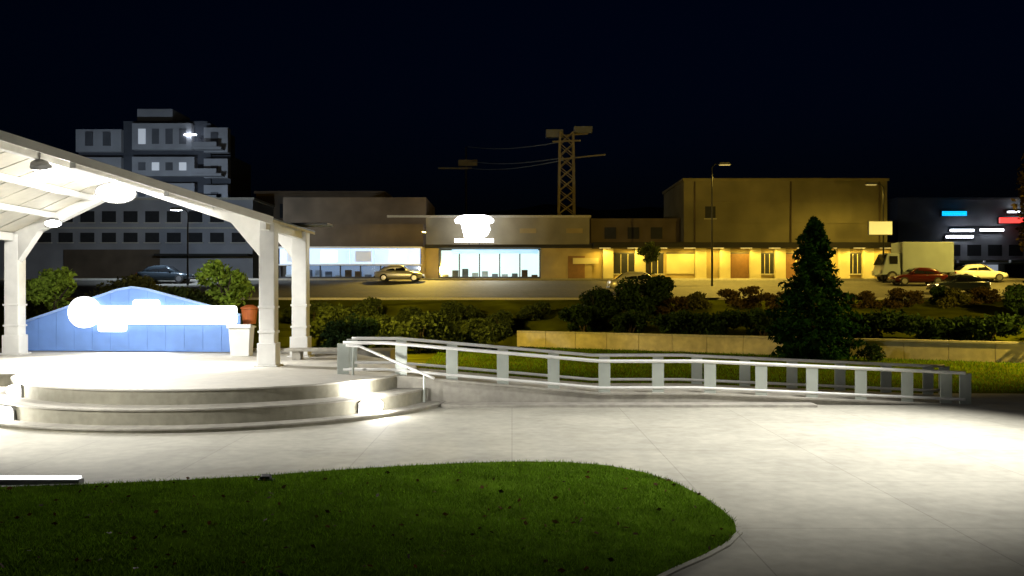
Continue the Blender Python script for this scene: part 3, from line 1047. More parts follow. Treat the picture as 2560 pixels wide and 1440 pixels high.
# lit trees behind the stage
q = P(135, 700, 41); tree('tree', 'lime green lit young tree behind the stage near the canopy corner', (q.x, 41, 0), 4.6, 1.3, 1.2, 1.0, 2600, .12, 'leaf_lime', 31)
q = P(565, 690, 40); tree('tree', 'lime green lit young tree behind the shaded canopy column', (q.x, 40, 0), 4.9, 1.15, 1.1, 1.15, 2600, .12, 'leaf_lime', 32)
q = P(330, 700, 47); tree('tree', 'dull olive tree behind the peak of the blue backdrop', (q.x, 47, 0), 4.3, 3.0, 1.2, 1.0, 3200, .13, 'leaf_olive', 33)
q = P(60, 720, 45); tree('tree', 'dark tree at the outer end of the blue backdrop', (q.x, 45, 0), 4.0, 2.0, 1.2, 1.1, 2600, .13, 'leaf_mid', 34)
q = P(480, 720, 44); tree('tree', 'mid green low tree between the lime trees behind the backdrop', (q.x, 44, 0), 3.6, 2.2, 1.2, 1.0, 2600, .13, 'leaf_mid', 35)
q = P(2640, 430, 62); tree('tree', 'tall brownish street tree beside the neon signs', (q.x, 62, ground_z(q.x, 62)), 11.5, 3.0, 3.0, 4.2, 6000, .20, 'leaf_rust', 36, .22)

q = P(1622, 640, 66); tree('tree', 'small dark round tree above the roof of the silver car', (q.x, 66, ground_z(q.x, 66)), 3.6, 1.0, 1.0, .8, 1500, .11, 'leaf_mid', 37, .08)

# conifer in front of the wall
cx, cy = 14.75, 43.0
ct = thing('conifer_tree', 'dark pointed conifer standing in front of the low wall', 'tree', (cx, cy, 0))
rgc = np.random.default_rng(41)
nn = 15000
HT = 6.9
tt = rgc.uniform(0, 1, nn) ** 1.25
env = np.interp(tt, [0, .06, .25, .42, .55, .62, .72, .85, .95, 1.0], [1.2, 1.7, 1.85, 1.6, 1.15, .85, .80, .62, .34, .04])
ang = rgc.uniform(0, 2 * np.pi, nn)
lob = 1 + .20 * np.sin(ang * 5 + tt * 23) + .18 * np.sin(ang * 3 - tt * 37) + .16 * np.sin(tt * 60 + ang * 2)
keep = (np.sin(ang * 4 + tt * 31) + np.sin(ang * 7 - tt * 53) + rgc.normal(0, .6, nn)) > -1.15
tt, env, ang, lob = tt[keep], env[keep], ang[keep], lob[keep]; nn = len(tt)
rad = env * lob * (rgc.uniform(0, 1, nn) ** .42)
pts = np.stack([cx + rad * np.cos(ang) - cx, rad * np.sin(ang), .15 + tt * (HT - .15) - rad * .10], 1)
quads_mesh('crown', leaves(pts, .16, rgc, asp=.35), ct, 'leaf_conifer')
build('trunk', MB().tube([(cx, cy, -.1), (cx, cy, HT * .5), (cx, cy, HT * .96)], [.16, .10, .02], 8), 'bark', ct)

# ------------------------------------------------------------------ cars
def loft(stations, n=14):
    """stations: (x, half_width, z_bottom, z_top, roundness)"""
    mb = MB(); rings = []
    for x, hw, z0, z1, ro in stations:
        zc, hz = (z0 + z1) / 2, (z1 - z0) / 2
        ring = []
        for k in range(n):
            a = 2 * math.pi * (k + .5) / n
            c, s_ = math.cos(a), math.sin(a)
            y = hw * math.copysign(abs(c) ** ro, c); z = zc + hz * math.copysign(abs(s_) ** ro, s_)
            ring.append((x, y, z))
        b = len(mb.v); mb.v += ring; rings.append(b)
    for a, b in zip(rings, rings[1:]):
        for k in range(n):
            k2 = (k + 1) % n
            mb.f.append((a + k, b + k, b + k2, a + k2))
    mb.f.append(tuple(rings[0] + k for k in range(n)))
    mb.f.append(tuple(rings[-1] + k for k in range(n))[::-1])
    return mb


def make_car(label, paint, loc, rz, s=1.0, head=None, tail=None):
    t = thing('parked_car', label, 'car', (0, 0, 0), 'cars parked along the road')
    ORG[t.name] = Vector((0, 0, 0))
    body = loft([(-2.15, .62, .42, .78, .5), (-2.05, .80, .30, .90, .42), (-1.5, .87, .24, .95, .38), (-.6, .89, .22, .93, .36), (.5, .89, .22, .92, .36), (1.2, .87, .23, .88, .38), (1.8, .82, .27, .76, .42), (2.1, .66, .36, .64, .5)], 20)
    bo = build('body', body, paint, t, smooth=True)
    cab = loft([(-1.75, .70, .80, .90, .5), (-1.25, .74, .80, 1.30, .45), (-.7, .72, .80, 1.44, .42), (0.0, .71, .80, 1.45, .42), (.35, .70, .80, 1.36, .45), (.95, .72, .80, .95, .5)], 20)
    build('cabin', cab, paint, t, smooth=True)
    for sd in (-1, 1):
        for (xa, xb, xc, xd) in ((-1.15, -.36, -.36, -.78), (-.30, .72, .22, -.30)):
            pl = [(xa, .93), (xb, .93), (xc, 1.34), (xd, 1.34)]
            y = .752 * sd
            mb = MB()
            pts = [(x, y if z < 1 else y * .90, z) for x, z in pl]
            pts2 = [(x, (y if z < 1 else y * .90) - .04 * sd, z) for x, z in pl]
            mb.hexa(pts + pts2) if sd < 0 else mb.hexa(pts2 + pts)
            build('side_window', mb, 'car_glass', t)
        build('door_handle', MB().box(-.55, -.40, .86 * sd - .03, .86 * sd + .03, .80, .83), 'rim', t)
        build('mirror', MB().box(.55, .70, .83 * sd - .09, .83 * sd + .09, .93, 1.05), paint, t, bevel=.02)
        hl = build('headlight', MB().box(1.82, 2.02, .58 * sd - .14, .58 * sd + .14, .56, .70), head or 'lens_clear', t, bevel=.03)
        tl = build('taillight', MB().box(-2.12, -2.0, .62 * sd - .13, .62 * sd + .13, .66, .82), tail or 'lens_red', t, bevel=.02)
    mb = MB(); mb.hexa([(.97, -.60, .93), (.97, .60, .93), (.42, .52, 1.37), (.42, -.52, 1.37), (.93, -.60, .92), (.93, .60, .92), (.38, .52, 1.36), (.38, -.52, 1.36)])
    build('windscreen', mb, 'car_glass', t)
    mb = MB(); mb.hexa([(-1.78, -.56, .93), (-1.78, .56, .93), (-1.28, .52, 1.32), (-1.28, -.52, 1.32), (-1.70, -.56, .92), (-1.70, .56, .92), (-1.22, .52, 1.31), (-1.22, -.52, 1.31)])
    build('rear_window', mb, 'car_glass', t)
    build('bumper', MB().box(1.98, 2.16, -.70, .70, .30, .46), 'frame_dark', t, bevel=.04)
    build('bumper', MB().box(-2.20, -2.02, -.72, .72, .32, .48), 'frame_dark', t, bevel=.04)
    build('number_plate', MB().box(-2.215, -2.19, -.24, .24, .50, .61), 'plate', t)
    for x in (-1.32, 1.32):
        for sd in (-1, 1):
            mb = MB().lathe([(.22, -.10), (.32, -.10), (.335, -.06), (.335, .06), (.32, .10), (.22, .10)], 18)
            w = MB(); w.v = [(x + a, .80 * sd + c, .335 + b) for a, b, c in mb.v]; w.f = mb.f
            wo_ = build('wheel', w, 'tyre', t, smooth=False)
            mb = MB().lathe([(.05, -.112), (.21, -.108), (.215, .108), (.05, .112)], 14)
            w = MB(); w.v = [(x + a, .80 * sd + c, .335 + b) for a, b, c in mb.v]; w.f = mb.f
            build('rim', w, 'rim', wo_)
    t.location = loc; t.rotation_euler = (R(0), 0, rz); t.scale = (s, s, s)
    return t


def on_road(px, d):
    X = (px - 1280) / F * d
    return (X, d, ground_z(X, d) + .02)


make_car('silver car parked on the road behind the large dark bush', 'car_silver', on_road(1600, 64.2), R(3), 1.08)
make_car('dark red car on the road in front of the grey box truck', 'car_red', on_road(2292, 70.0), R(178), .98)
make_car('black car parked on the road behind the blue backdrop', 'car_black', on_road(415, 72.0), R(2), 1.0)
make_car('white car on the road beyond the box truck', 'car_white', on_road(2445, 73.2), R(-4), 1.0)
make_car('dark car with its amber lamps lit near the bank edge', 'car_black', on_road(2395, 64.0), R(182), .95, head='amber', tail='amber')
make_car('silver car parked on the road beside the bright shopfront', 'car_silver', on_road(1000, 73.2), R(0), .95)

# box truck
bx = thing('box_truck', 'pale grey box truck parked on the road beside the ochre shop building', 'truck', (0, 0, 0))
build('cargo_box', MB().box(-2.6, 1.6, -1.1, 1.1, .75, 3.25), 'truck_grey', bx, bevel=.04)
for k in range(7):
    build('panel_rib', MB().box(-2.3 + k * .6, -2.26 + k * .6, -1.125, -1.09, .85, 3.15), 'grey_metal', bx)
build('cab', MB().hexa([(1.68, -1.0, .55), (3.3, -1.0, .55), (3.3, 1.0, .55), (1.68, 1.0, .55), (1.68, -.95, 2.35), (2.75, -.92, 2.35), (2.75, .92, 2.35), (1.68, .95, 2.35)]), 'truck_grey', bx, bevel=.06)
build('windscreen', MB().hexa([(3.215, -.85, 1.4), (3.215, .85, 1.4), (3.17, .85, 1.4), (3.17, -.85, 1.4), (2.80, -.80, 2.26), (2.80, .80, 2.26), (2.75, .80, 2.26), (2.75, -.80, 2.26)]), 'car_glass', bx)
for sd in (-1, 1):
    build('side_window', MB().box(1.95, 2.6, .965 * sd - .03, .965 * sd + .03, 1.45, 2.1), 'car_glass', bx)
    build('headlight', MB().box(3.26, 3.34, .7 * sd - .16, .7 * sd + .16, .75, .92), 'lens_clear', bx)
    for x in (-1.7, 2.4):
        mb = MB().lathe([(.25, -.14), (.42, -.14), (.44, -.08), (.44, .08), (.42, .14), (.25, .14)], 18)
        w = MB(); w.v = [(x + a, .92 * sd + c, .44 + b) for a, b, c in mb.v]; w.f = mb.f
        wo_ = build('wheel', w, 'tyre', bx)
        mb = MB().lathe([(.06, -.15), (.26, -.145), (.26, .145), (.06, .15)], 14)
        w = MB(); w.v = [(x + a, .92 * sd + c, .44 + b) for a, b, c in mb.v]; w.f = mb.f
        build('rim', w, 'rim', wo_)
build('chassis', MB().box(-2.6, 3.2, -.5, .5, .45, .74), 'dark_metal', bx)
bx.location = on_road(2290, 73.0); bx.rotation_euler = (0, 0, R(180)); bx.location.z += .0

# ------------------------------------------------------------------ shops
BD = 78.6        # facade plane
GZ = 4.5         # pavement level


def bx_(px, d=BD): return (px - 1280) / F * d
def bz_(py, d=BD): return CAM_H + (HZ - py) / F * d


def wbox(name, px0, px1, py0, py1, y0, y1, m, parent, bevel=0.0, d=BD):
    return build(name, MB().box(bx_(px0, d), bx_(px1, d), y0, y1, bz_(py1, d), bz_(py0, d)), m, parent, bevel=bevel)


def storefront(parent, px0, px1, n, zt, lit, ytop_band=None, band=None):
    """recessed lit interior, panes and mullions between pixels px0 and px1"""
    x0, x1 = bx_(px0), bx_(px1)
    build('interior_wall', MB().box(x0, x1, BD + 2.2, BD + 2.3, GZ, zt), lit, parent)
    w = (x1 - x0) / n
    for k in range(n):
        a, b = x0 + k * w + .05, x0 + (k + 1) * w - .05
        p = build('pane', MB().box(a, b, BD + .02, BD + .04, GZ + .25, zt - .05), 'shop_glass', parent)
    for k in range(n + 1):
        a = x0 + k * w
        build('mullion', MB().box(a - .05, a + .05, BD - .02, BD + .09, GZ, zt), 'frame_dark', parent)
    build('transom', MB().box(x0, x1, BD - .01, BD + .08, GZ, GZ + .25), 'frame_dark', parent)
    rg_ = random.Random(px0)
    for k in range(n * 2):
        a = x0 + (x1 - x0) * (k + .2) / (n * 2)
        h = rg_.uniform(.35, 1.0)
        build('display_shelf', MB().box(a, a + (x1 - x0) / (n * 2) * .6, BD + 1.2, BD + 1.7, GZ, GZ + h), rg_.choice(['white_paint', 'door_brown', 'stucco_grey']), parent, bevel=.02)


zt = bz_(624)
# blue lit shop
b1 = thing('shop_building', 'dark low shop building with a long blue white light box fascia', 'building', (bx_(880), BD, GZ))
wbox('rear_wall', 690, 1058, 486, 701, BD + 2.4, BD + 12, 'stucco_brown', b1)
wbox('upper_wall', 690, 1058, 560, 619, BD, BD + 2.35, 'stucco_brown', b1)
storefront(b1, 700, 1052, 7, bz_(662), 'shop_blue_dim')
for k in range(6):
    wbox('fascia_panel', 702 + k * 58.5, 702 + (k + 1) * 58.5 - 2, 622, 660, BD - .35, BD - .02, 'shop_blue', b1)
wbox('fascia_frame', 698, 1056, 617, 621.5, BD - .45, BD + .1, 'white_paint', b1)
wbox('fascia_frame', 698, 1056, 660.5, 664, BD - .45, BD + .1, 'white_paint', b1)
for k in range(4):
    wbox('poster', 720 + k * 85, 760 + k * 85, 628, 655, BD - .40, BD - .352, 'shop_white' if k % 2 else 'sign_blue_dim' if 'sign_blue_dim' in MATS else 'shop_blue_dim', b1)
wbox('pier', 1053, 1062, 618, 701, BD - .15, BD + 2.3, 'stucco_ochre', b1)

# cafe with the cup sign
b2 = thing('cafe_building', 'beige cafe building with a brightly lit white shopfront', 'building', (bx_(1220), BD, GZ))
wbox('upper_wall', 962, 1480, 538, 612, BD + 2.5, BD + 11.9, 'stucco_beige', b2)
wbox('parapet', 958, 1484, 532, 538, BD + 2.35, BD + 12, 'kerb', b2, .03)
wbox('floor_band', 1063, 1480, 612, 620, BD - .6, BD + 2.7, 'awning', b2, .03)
wbox('pier', 1063, 1096, 620.5, 701, BD, BD + 2.3, 'stucco_ochre', b2)
wbox('pier', 1352, 1480, 620.5, 701, BD, BD + 2.3, 'stucco_ochre', b2)
storefront(b2, 1098, 1350, 5, bz_(623), 'shop_white')
wbox('cyan_light_strip', 1130, 1345, 624, 634, BD - .32, BD - .04, 'shop_cyan', b2)
wbox('door', 1420, 1462, 640, 701, BD - .05, BD + .02, 'door_brown', b2)
wbox('wall_sign', 1432, 1496, 645, 660, BD - .12, BD - .04, 'stucco_cream', b2)
for px in (1000, 1300, 1420):
    w_ = wbox('vent_panel', px, px + 42, 566, 578, BD + 2.42, BD + 2.52, 'stucco_ochre', b2)
lamp('AREA', (bx_(1225), BD - .4, zt - .3), 420, (.9, .97, .92), b2, (bx_(1225), BD - 4, GZ - 1.0), size=3)

cup = thing('cup_sign', 'glowing white cup and saucer shaped sign above the cafe shopfront', 'sign', (bx_(1186), BD - .3, bz_(607)))
def cpx(px, py): return (bx_(px, BD - .3), bz_(py, BD - .3))
def cup_part(name, pts):
    build(name, MB().vprism([cpx(*p) for p in pts], (0, BD - .3, 0), (1, 0, 0), (0, 0, 1), .28), 'cup_white', cup)
cup_part('cup_bowl', [(1152, 558), (1161, 594), (1174, 596), (1206, 596), (1219, 588), (1226, 574), (1222, 558)])
cup_part('cup_rim', [(1136, 551), (1140, 559), (1226, 559.5), (1234, 556), (1235, 550), (1226, 542), (1212, 538), (1160, 538), (1146, 542)])
cup_part('saucer', [(1137, 597), (1137, 606), (1234, 606), (1234, 597)])
build('support_leg', MB().box(bx_(1186) - .5, bx_(1186) - .4, BD - .35, BD - .2, bz_(615), bz_(606)), 'frame_dark', cup)
build('support_leg', MB().box(bx_(1186) + .4, bx_(1186) + .5, BD - .35, BD - .2, bz_(615), bz_(606)), 'frame_dark', cup)
lamp('POINT', (bx_(1186), BD - 1.2, bz_(570)), 90, (.7, .75, 1), cup, size=.6)

# long ochre building
b3 = thing('ochre_building', 'long ochre shop building with cream columns and dark canopy band', 'building', (bx_(1780), BD, GZ))
wbox('wall', 1481, 2232, 621, 701, BD + .4, BD + 12, 'stucco_ochre', b3)
wbox('canopy_band', 1481, 2232, 607, 620.5, BD - .9, BD + 12, 'awning', b3, .03)
for px in (1520, 1600, 1752, 1812, 1888, 1950, 2110, 2170):
    wbox('column', px - 13, px + 13, 621, 701, BD - .2, BD + .35, 'stucco_cream', b3, .03)
for (pa, pb_, mm) in ((1536, 1588, 'window_dark'), (1616, 1660, 'window_dark'), (1668, 1738, 'stucco_cream'), (1826, 1874, 'door_brown'), (1902, 1938, 'window_dark'), (1962, 1990, 'door_brown'), (2124, 2158, 'window_dark')):
    o = wbox('window' if mm == 'window_dark' else ('door' if mm == 'door_brown' else 'shutter'), pa, pb_, 634, 701 if mm == 'door_brown' else 684, BD + .30, BD + .41, mm, b3)
    wbox('frame', pa - 2, pb_ + 2, 631, 634, BD + .26, BD + .42, 'frame_dark', o)
    if mm == 'window_dark':
        for f_ in (.33, .67):
            pm_ = pa + (pb_ - pa) * f_
            wbox('mullion', pm_ - .8, pm_ + .8, 634.2, 683.8, BD + .26, BD + .299, 'stucco_cream', o)
        wbox('sill', pa - 3, pb_ + 3, 684, 686.5, BD + .18, BD + .41, 'kerb', o)
    elif mm == 'door_brown':
        for ya_, yb2 in ((640, 664), (669, 695)):
            wbox('door_panel', pa + 5, pb_ - 5, ya_, yb2, BD + .27, BD + .299, 'door_brown', o)
for px in (1510, 1580, 1650, 1720, 1790, 1860, 1930, 2000, 2070, 2140, 2205):
    sx = bx_(px)
    o = build('soffit_light', MB().box(sx - .5, sx + .5, BD - .85, BD - .70, bz_(620.5) - .06, bz_(620.5) - .002), 'sodium_lens', b3)
    lamp('SPOT', (sx, BD - .80, bz_(620.5) - .12), 330, SODIUM, b3, (sx, BD - .4, GZ), size=.3, cone=170, blend=.3)
# upper floor, dim
b4 = thing('upper_block', 'dim brown flat roofed block standing beside the tall ochre block', 'building', (bx_(1600), BD + 3, GZ))
wbox('wall', 1484, 1715, 545, 606.5, BD + 3, BD + 11.5, 'stucco_brown', b4)
wbox('parapet', 1483, 1716, 539, 545, BD + 2.9, BD + 11.6, 'stucco_brown', b4)
for px in (1520, 1580, 1640):
    o = wbox('window', px, px + 30, 562, 592, BD + 2.93, BD + 3.02, 'window_dark', b4)
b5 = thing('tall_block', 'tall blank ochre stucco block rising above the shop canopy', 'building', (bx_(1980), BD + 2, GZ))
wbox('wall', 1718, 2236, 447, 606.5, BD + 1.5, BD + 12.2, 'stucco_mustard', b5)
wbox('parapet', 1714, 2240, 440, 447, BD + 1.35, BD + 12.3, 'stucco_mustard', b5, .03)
for px, py in ((1772, 512),):
    o = wbox('window', px, px + 26, py, py + 30, BD + 1.42, BD + 1.52, 'window_dark', b5)
    wbox('sill', px - 3, px + 29, py + 30, py + 33, BD + 1.36, BD + 1.52, 'kerb', o)
for py in (500, 553):
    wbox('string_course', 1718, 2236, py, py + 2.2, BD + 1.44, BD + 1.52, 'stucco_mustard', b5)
for px in (1745, 1990, 2215):
    build('downpipe', MB().tube([(bx_(px), BD + 1.40, bz_(606)), (bx_(px), BD + 1.40, bz_(449))], .07, 6), 'stucco_brown', b5)
for px, w_ in ((1830, 34), (2010, 48), (2120, 26)):
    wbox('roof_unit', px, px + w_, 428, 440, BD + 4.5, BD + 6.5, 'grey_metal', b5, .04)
# dim building between the canopy and the cafe
b6 = thing('rear_building', 'dim brown building standing behind the blue lit shop', 'building', (bx_(840, 100), 100, 4.4))
wbox('wall', 640, 960, 484, 700, 100, 112, 'stucco_brown', b6, d=100)
wbox('parapet', 636, 964, 478, 484, 99.8, 112.2, 'stucco_brown', b6, d=100)
for k in range(4):
    wbox('window', 700 + k * 64, 730 + k * 64, 510, 545, 99.9, 100.02, 'window_dark', b6, d=100)

# ------------------------------------------------------------------ street lamps (hooded sodium heads)
def street_lamp(X, Y, zh, arm, power, col, target, label, lens='sodium_lens', cone=150, name='street_lamp'):
    z0 = ground_z(X, Y) if Y < 74.4 else 4.5
    t = thing(name, label, 'street lamp', (X, Y, z0))
    build('post', MB().tube([(X, Y, z0 - .1), (X, Y, zh - .2), (X + arm * .25, Y, zh + .05), (X + arm, Y, zh + .12)], [.09, .055, .045, .04], 8), 'dark_metal', t, smooth=True)
    build('head', MB().hexa([(X + arm - .5, Y - .2, zh), (X + arm + .5, Y - .2, zh), (X + arm + .5, Y + .2, zh), (X + arm - .5, Y + .2, zh), (X + arm - .35, Y - .12, zh + .2), (X + arm + .35, Y - .12, zh + .2), (X + arm + .35, Y + .12, zh + .2), (X + arm - .35, Y + .12, zh + .2)]), 'grey_metal', t, bevel=.02)
    build('lens', MB().box(X + arm - .4, X + arm + .4, Y - .14, Y + .14, zh - .03, zh + .01), lens, t)
    lamp('SPOT', (X + arm, Y, zh - .12), power, col, t, target, size=.2, cone=cone, blend=.5)
    return t


SP = 3000
sl = street_lamp(30.6, 72.5, 12.2, -1.0, SP * .65, SODIUM, (29.5, 75.5, 3), 'street lamp with a lit yellow sign box on its post')
# sign box on that post
t = thing('sign_box', 'yellow lit box sign fixed to the street lamp post', 'sign', (30.6, 72.4, 8.3))
q0, q1 = P(2170, 588, 72.3), P(2230, 553, 72.3)
build('case', MB().box(q0.x, q1.x, 72.2, 72.42, q0.z, q1.z), 'grey_metal', t, bevel=.02)
build('face', MB().box(q0.x + .05, q1.x - .05, 72.16, 72.199, q0.z + .05, q1.z - .05), 'sign_yellow', t)
street_lamp(15.8, 69.5, 13.4, 1.0, SP * 4.5, SODIUM, (16.8, 68.5, 3), 'sodium street lamp before the dim upper block', cone=112)
street_lamp(42.0, 66.0, 13.0, -1.0, SP * 5.5, SODIUM, (37, 63, 3), 'sodium street lamp beyond the box truck')
wl = thing('added_wall_lamp', 'added sodium wall lamp on the pier between the blue lit shop and cafe', 'lamp', (bx_(1064), BD, 8.6))  # invented fixture, added to brighten the road and bank
build('arm', MB().beam((bx_(1064), BD + .02, 8.62), (bx_(1064), BD - 1.3, 8.75), .07, .07), 'dark_metal', wl)
build('head', MB().box(bx_(1064) - .18, bx_(1064) + .18, BD - 1.65, BD - 1.2, 8.66, 8.80), 'dark_metal', wl, bevel=.02)
build('lens', MB().box(bx_(1064) - .14, bx_(1064) + .14, BD - 1.6, BD - 1.25, 8.63, 8.662), 'sodium_lens', wl)
lamp('SPOT', (bx_(1064), BD - 1.42, 8.55), 9500, SODIUM, wl, (-3, 64, 2.0), size=.2, cone=140, blend=.5)
ql = P(441, 525, 70)
street_lamp(ql.x + .9, 70.0, ql.z, -.9, 6000, COOL, (ql.x, 84, 4), 'white street lamp seen under the canopy rafter', lens='lamp_cool', cone=165)

# ------------------------------------------------------------------ left background building under the rafters
b7 = thing('grey_building', 'grey blue building with dark window bands behind the stage', 'building', (bx_(300, 92), 92, 4.4))
wbox('wall', -150, 632, 500, 705, 92, 104, 'stucco_grey', b7, d=92)
wbox('parapet', -154, 636, 494, 500, 91.8, 104.2, 'kerb', b7, d=92)
for r_, (ya, yb_) in enumerate(((528, 556), (582, 606))):
    for k in range(11):
        pa = 40 + k * 54
        o = wbox('window', pa, pa + 34, ya, yb_, 91.9, 92.02, 'window_dark', b7, d=92)
        wbox('sill', pa - 3, pa + 37, yb_, yb_ + 2.2, 91.75, 92.02, 'kerb', o, d=92)
wbox('floor_band', -150, 632, 568, 572, 91.86, 92.02, 'kerb', b7, d=92)
wbox('awning', 400, 632, 636, 641, 90.4, 92.0, 'awning', b7, d=92)
wbox('ground_floor_cladding', 160, 400, 624, 700, 91.9, 92.03, 'stucco_brown', b7, d=92)

# ------------------------------------------------------------------ apartment tower
TD = 165.0
tw = thing('apartment_tower', 'tall grey blue apartment tower rising behind the canopy roof', 'building', (bx_(380, TD), TD, 4.4))
def tb(name, px0, px1, py0, py1, y0, y1, m, par=tw, bev=0): return wbox(name, px0, px1, py0, py1, y0, y1, m, par, bev, d=TD)
tb('core', 300, 520, 304, 700, TD + 1.5, TD + 16, 'tower_dark')
tb('wing', 184, 302, 378, 700, TD + 2.0, TD + 15, 'tower_dark')
tb('wing', 520, 568, 384, 700, TD + 2.0, TD + 15, 'tower_dark')
tb('roof_house', 326, 416, 264, 303.5, TD + 3, TD + 12, 'tower_wall')
tb('roof_slab', 300, 512, 299, 304.5, TD + 1.4, TD + 16.5, 'tower_dark')
zrow = [(308, 374), (392, 440), (458, 506), (524, 572), (590, 640)]
for r_, (ya, yb_) in enumerate(zrow):
    tb('bay', 330, 478 if r_ == 0 else 486, ya, yb_, TD, TD + 1.49, 'tower_wall')
    tb('bay', 186 if r_ == 0 else 190, 300, ya + 14 if r_ == 0 else ya, yb_ + 4 if r_ == 0 else yb_, TD + .5, TD + 1.99, 'tower_wall')
    tb('bay', 508, 568, ya + 10 if r_ == 0 else ya + 4, yb_ + 6 if r_ == 0 else yb_ + 4, TD + .3, TD + 1.99, 'tower_wall')
    for k in range(4):
        pa = 346 + k * 34
        o = tb('window', pa, pa + 18, ya + 14, yb_ - 14, TD - .1, TD + .02, 'lit_window' if (r_, k) in ((1, 1), (0, 0), (1, 3)) else 'tower_window')
    for px in (212, 256, 526):
        o = tb('window', px, px + 18, ya + 22, yb_ - 10, TD + .12, TD + .52, 'tower_window')
    tb('balcony', 486, 560, yb_ - 4, yb_ + 2, TD - 1.6, TD + .29, 'tower_wall')
    tb('balcony_rail', 486, 548, yb_ - 16, yb_ - 4.5, TD - 1.6, TD - 1.5, 'tower_wall')
o = tb('lit_lamp', 462, 492, 336, 339, TD - .4, TD - .1, 'lamp_cool')
street_lamp(-62, 128, 13, 1.0, 30000, COOL, (-66, 165, 26), 'added white floodlight mast behind the canopy, lighting the apartment tower', lens='lamp_cool', cone=120, name='added_floodlight_mast')  # added out of sight behind the canopy to light the tower

# ------------------------------------------------------------------ lattice mast with cables
MD = 94.0
lm = thing('lattice_mast', 'lattice steel mast with cross arms and two flood heads above cafe roof', 'mast', (bx_(1415, MD), MD, 4.4))
mx, zt_, zb = bx_(1416, MD), bz_(332, MD), 4.3
hw0, hw1 = .95, .70
def mleg(sx, sy, z):
    w = hw0 + (hw1 - hw0) * (z - zb) / (zt_ - zb)
    return Vector((mx + sx * w, MD + sy * w, z))
for sx in (-1, 1):
    for sy in (-1, 1):
        build('leg', MB().beam(mleg(sx, sy, zb), mleg(sx, sy, zt_), .20, .20, (0, 1, 0)), 'lattice', lm)
nz_ = 13
for k in range(nz_):
    z0 = zb + (zt_ - zb) * k / nz_; z1 = zb + (zt_ - zb) * (k + 1) / nz_
    for (a, b) in (((-1, -1), (1, -1)), ((1, -1), (1, 1)), ((1, 1), (-1, 1)), ((-1, 1), (-1, -1))):
        build('brace', MB().beam(mleg(*a, z0), mleg(*b, z1), .09, .09), 'lattice', lm)
        build('brace', MB().beam(mleg(*b, z0), mleg(*a, z1), .09, .09), 'lattice', lm)
build('cross_arm', MB().beam((bx_(1380, MD), MD - .9, bz_(358, MD)), (bx_(1450, MD), MD - .9, bz_(355, MD)), .16, .16), 'lattice', lm)
build('cross_arm', MB().beam((bx_(1395, MD), MD - .95, bz_(402, MD)), (bx_(1512, MD), MD - .95, bz_(390, MD)), .14, .14), 'lattice', lm)
for (pa, pb_, ya, yb_) in ((1364, 1408, 325, 345), (1434, 1481, 317, 334)):
    build('flood_head', MB().box(bx_(pa, MD), bx_(pb_, MD), MD - .5, MD + .2, bz_(yb_, MD), bz_(ya, MD)), 'grey_metal', lm, bevel=.05)
build('head_bar', MB().beam((bx_(1375, MD), MD, bz_(342, MD)), (bx_(1470, MD), MD, bz_(334, MD)), .15, .15), 'lattice', lm)
pd = 135.0
fp = thing('utility_pole', 'distant utility pole with a grey transformer box carrying the cables', 'pole', (bx_(1165, pd), pd, 4.4))
build('pole_shaft', MB().tube([(bx_(1165, pd), pd, 4.3), (bx_(1165, pd), pd, bz_(368, pd))], [.2, .13], 8), 'dark_metal', fp)
build('transformer', MB().box(bx_(1146, pd), bx_(1194, pd), pd - .8, pd - .2, bz_(416, pd), bz_(401, pd)), 'lattice', fp, bevel=.06)
build('cross_arm', MB().box(bx_(1095, pd), bx_(1180, pd), pd - .2, pd + .1, bz_(423, pd), bz_(419, pd)), 'lattice', fp)
for (ya, yb_, lb) in ((358, 367, 'topmost overhead cable from the lattice mast to the distant pole'), (398, 403, 'middle overhead cable from the lattice mast to the distant pole'), (404, 421, 'lowest overhead cable from the lattice mast to the distant pole')):
    a = Vector((bx_(1405, MD), MD - .9, bz_(ya, MD))); b = Vector((bx_(1170, pd), pd, bz_(yb_, pd)))
    pts = []
    for k in range(13):
        f = k / 12; p = a.lerp(b, f); p.z -= .5 * math.sin(math.pi * f); pts.append(p)
    mb = MB(); mb.tube(pts, .06, 5)
    o = build('overhead_cable', mb, 'cable', base=pts[0]); tag(o, lb, 'cable', 'overhead cables')
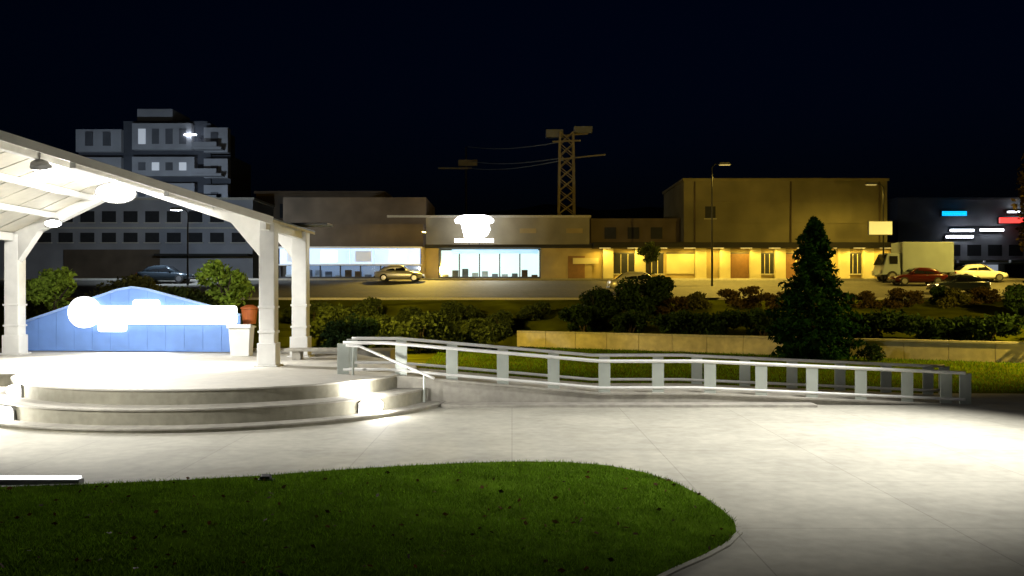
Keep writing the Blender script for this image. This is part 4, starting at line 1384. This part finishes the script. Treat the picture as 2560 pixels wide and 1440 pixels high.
# an added floodlight, hidden below the cafe parapet, brightens the mast
rf = thing('added_roof_floodlight', 'added small floodlight hidden on the cafe roof to light the lattice mast', 'floodlight', (bx_(1390, 88), 88, bz_(540, 88)))
fx, fz = bx_(1390, 88), 9.6
build('stand', MB().box(fx - .05, fx + .05, 87.95, 88.05, 7.6, fz - .1), 'dark_metal', rf)
build('head', MB().box(fx - .25, fx + .25, 87.8, 88.1, fz - .14, fz + .14), 'dark_metal', rf, bevel=.03)
build('lens', MB().box(fx - .2, fx + .2, 88.101, 88.12, fz - .1, fz + .1), 'sodium_lens', rf)
lamp('SPOT', (fx, 88.25, fz + .1), 900, SODIUM, rf, (mx, MD, 15.5), size=.15, cone=110, blend=.5)

# ------------------------------------------------------------------ far neon shops
ND = 112.0
fs = thing('neon_shop', 'far dim shop building with neon signs and white tube lights', 'building', (bx_(2460, ND), ND, 4.4))
def nb_(name, a, b, c, d_, y0, y1, m, par=fs): return wbox(name, a, b, c, d_, y0, y1, m, par, 0, d=ND)
nb_('wall', 2245, 2760, 500, 715, ND, ND + 12, 'stucco_grey')
nb_('parapet', 2241, 2764, 494, 500, ND - .2, ND + 12.2, 'stucco_grey')
for k in range(6):
    nb_('window', 2262 + k * 52, 2296 + k * 52, 612, 640, ND - .1, ND + .02, 'window_dark')
for k in range(5):
    nb_('awning', 2250 + k * 64, 2308 + k * 64, 652, 658, ND - 2.0, ND - .01, 'white_paint')
    nb_('shop_window', 2256 + k * 64, 2302 + k * 64, 662, 708, ND - .1, ND + .02, 'lit_window' if k in (1, 3) else 'window_dark')
def neon(label, a, b, c, d_, m, n=1):
    t = thing('neon_sign', label, 'sign', (bx_((a + b) / 2, ND), ND - .5, bz_(d_, ND)), 'neon signs on the far shops')
    nb_('case', a - 2, b + 2, c - 2, d_ + 2, ND - .35, ND + .01, 'frame_dark', t)
    nb_('tube_face', a, b, c, d_, ND - .5, ND - .351, m, t)
    return t
neon('bright blue neon bar sign on the far shop wall', 2352, 2412, 529, 540, 'sign_blue')
neon('red neon bar sign near the street tree', 2494, 2575, 545, 558, 'sign_red')
neon('upper white tube sign above the red neon', 2515, 2580, 529, 532, 'lamp_cool')
neon('white tube light beside the paired tube below the blue neon', 2372, 2430, 574, 579, 'lamp_cool')
neon('white tube light under the red neon', 2446, 2504, 573, 578, 'lamp_cool')
neon('lowest white tube light on the far shop', 2362, 2428, 590, 595, 'lamp_cool')
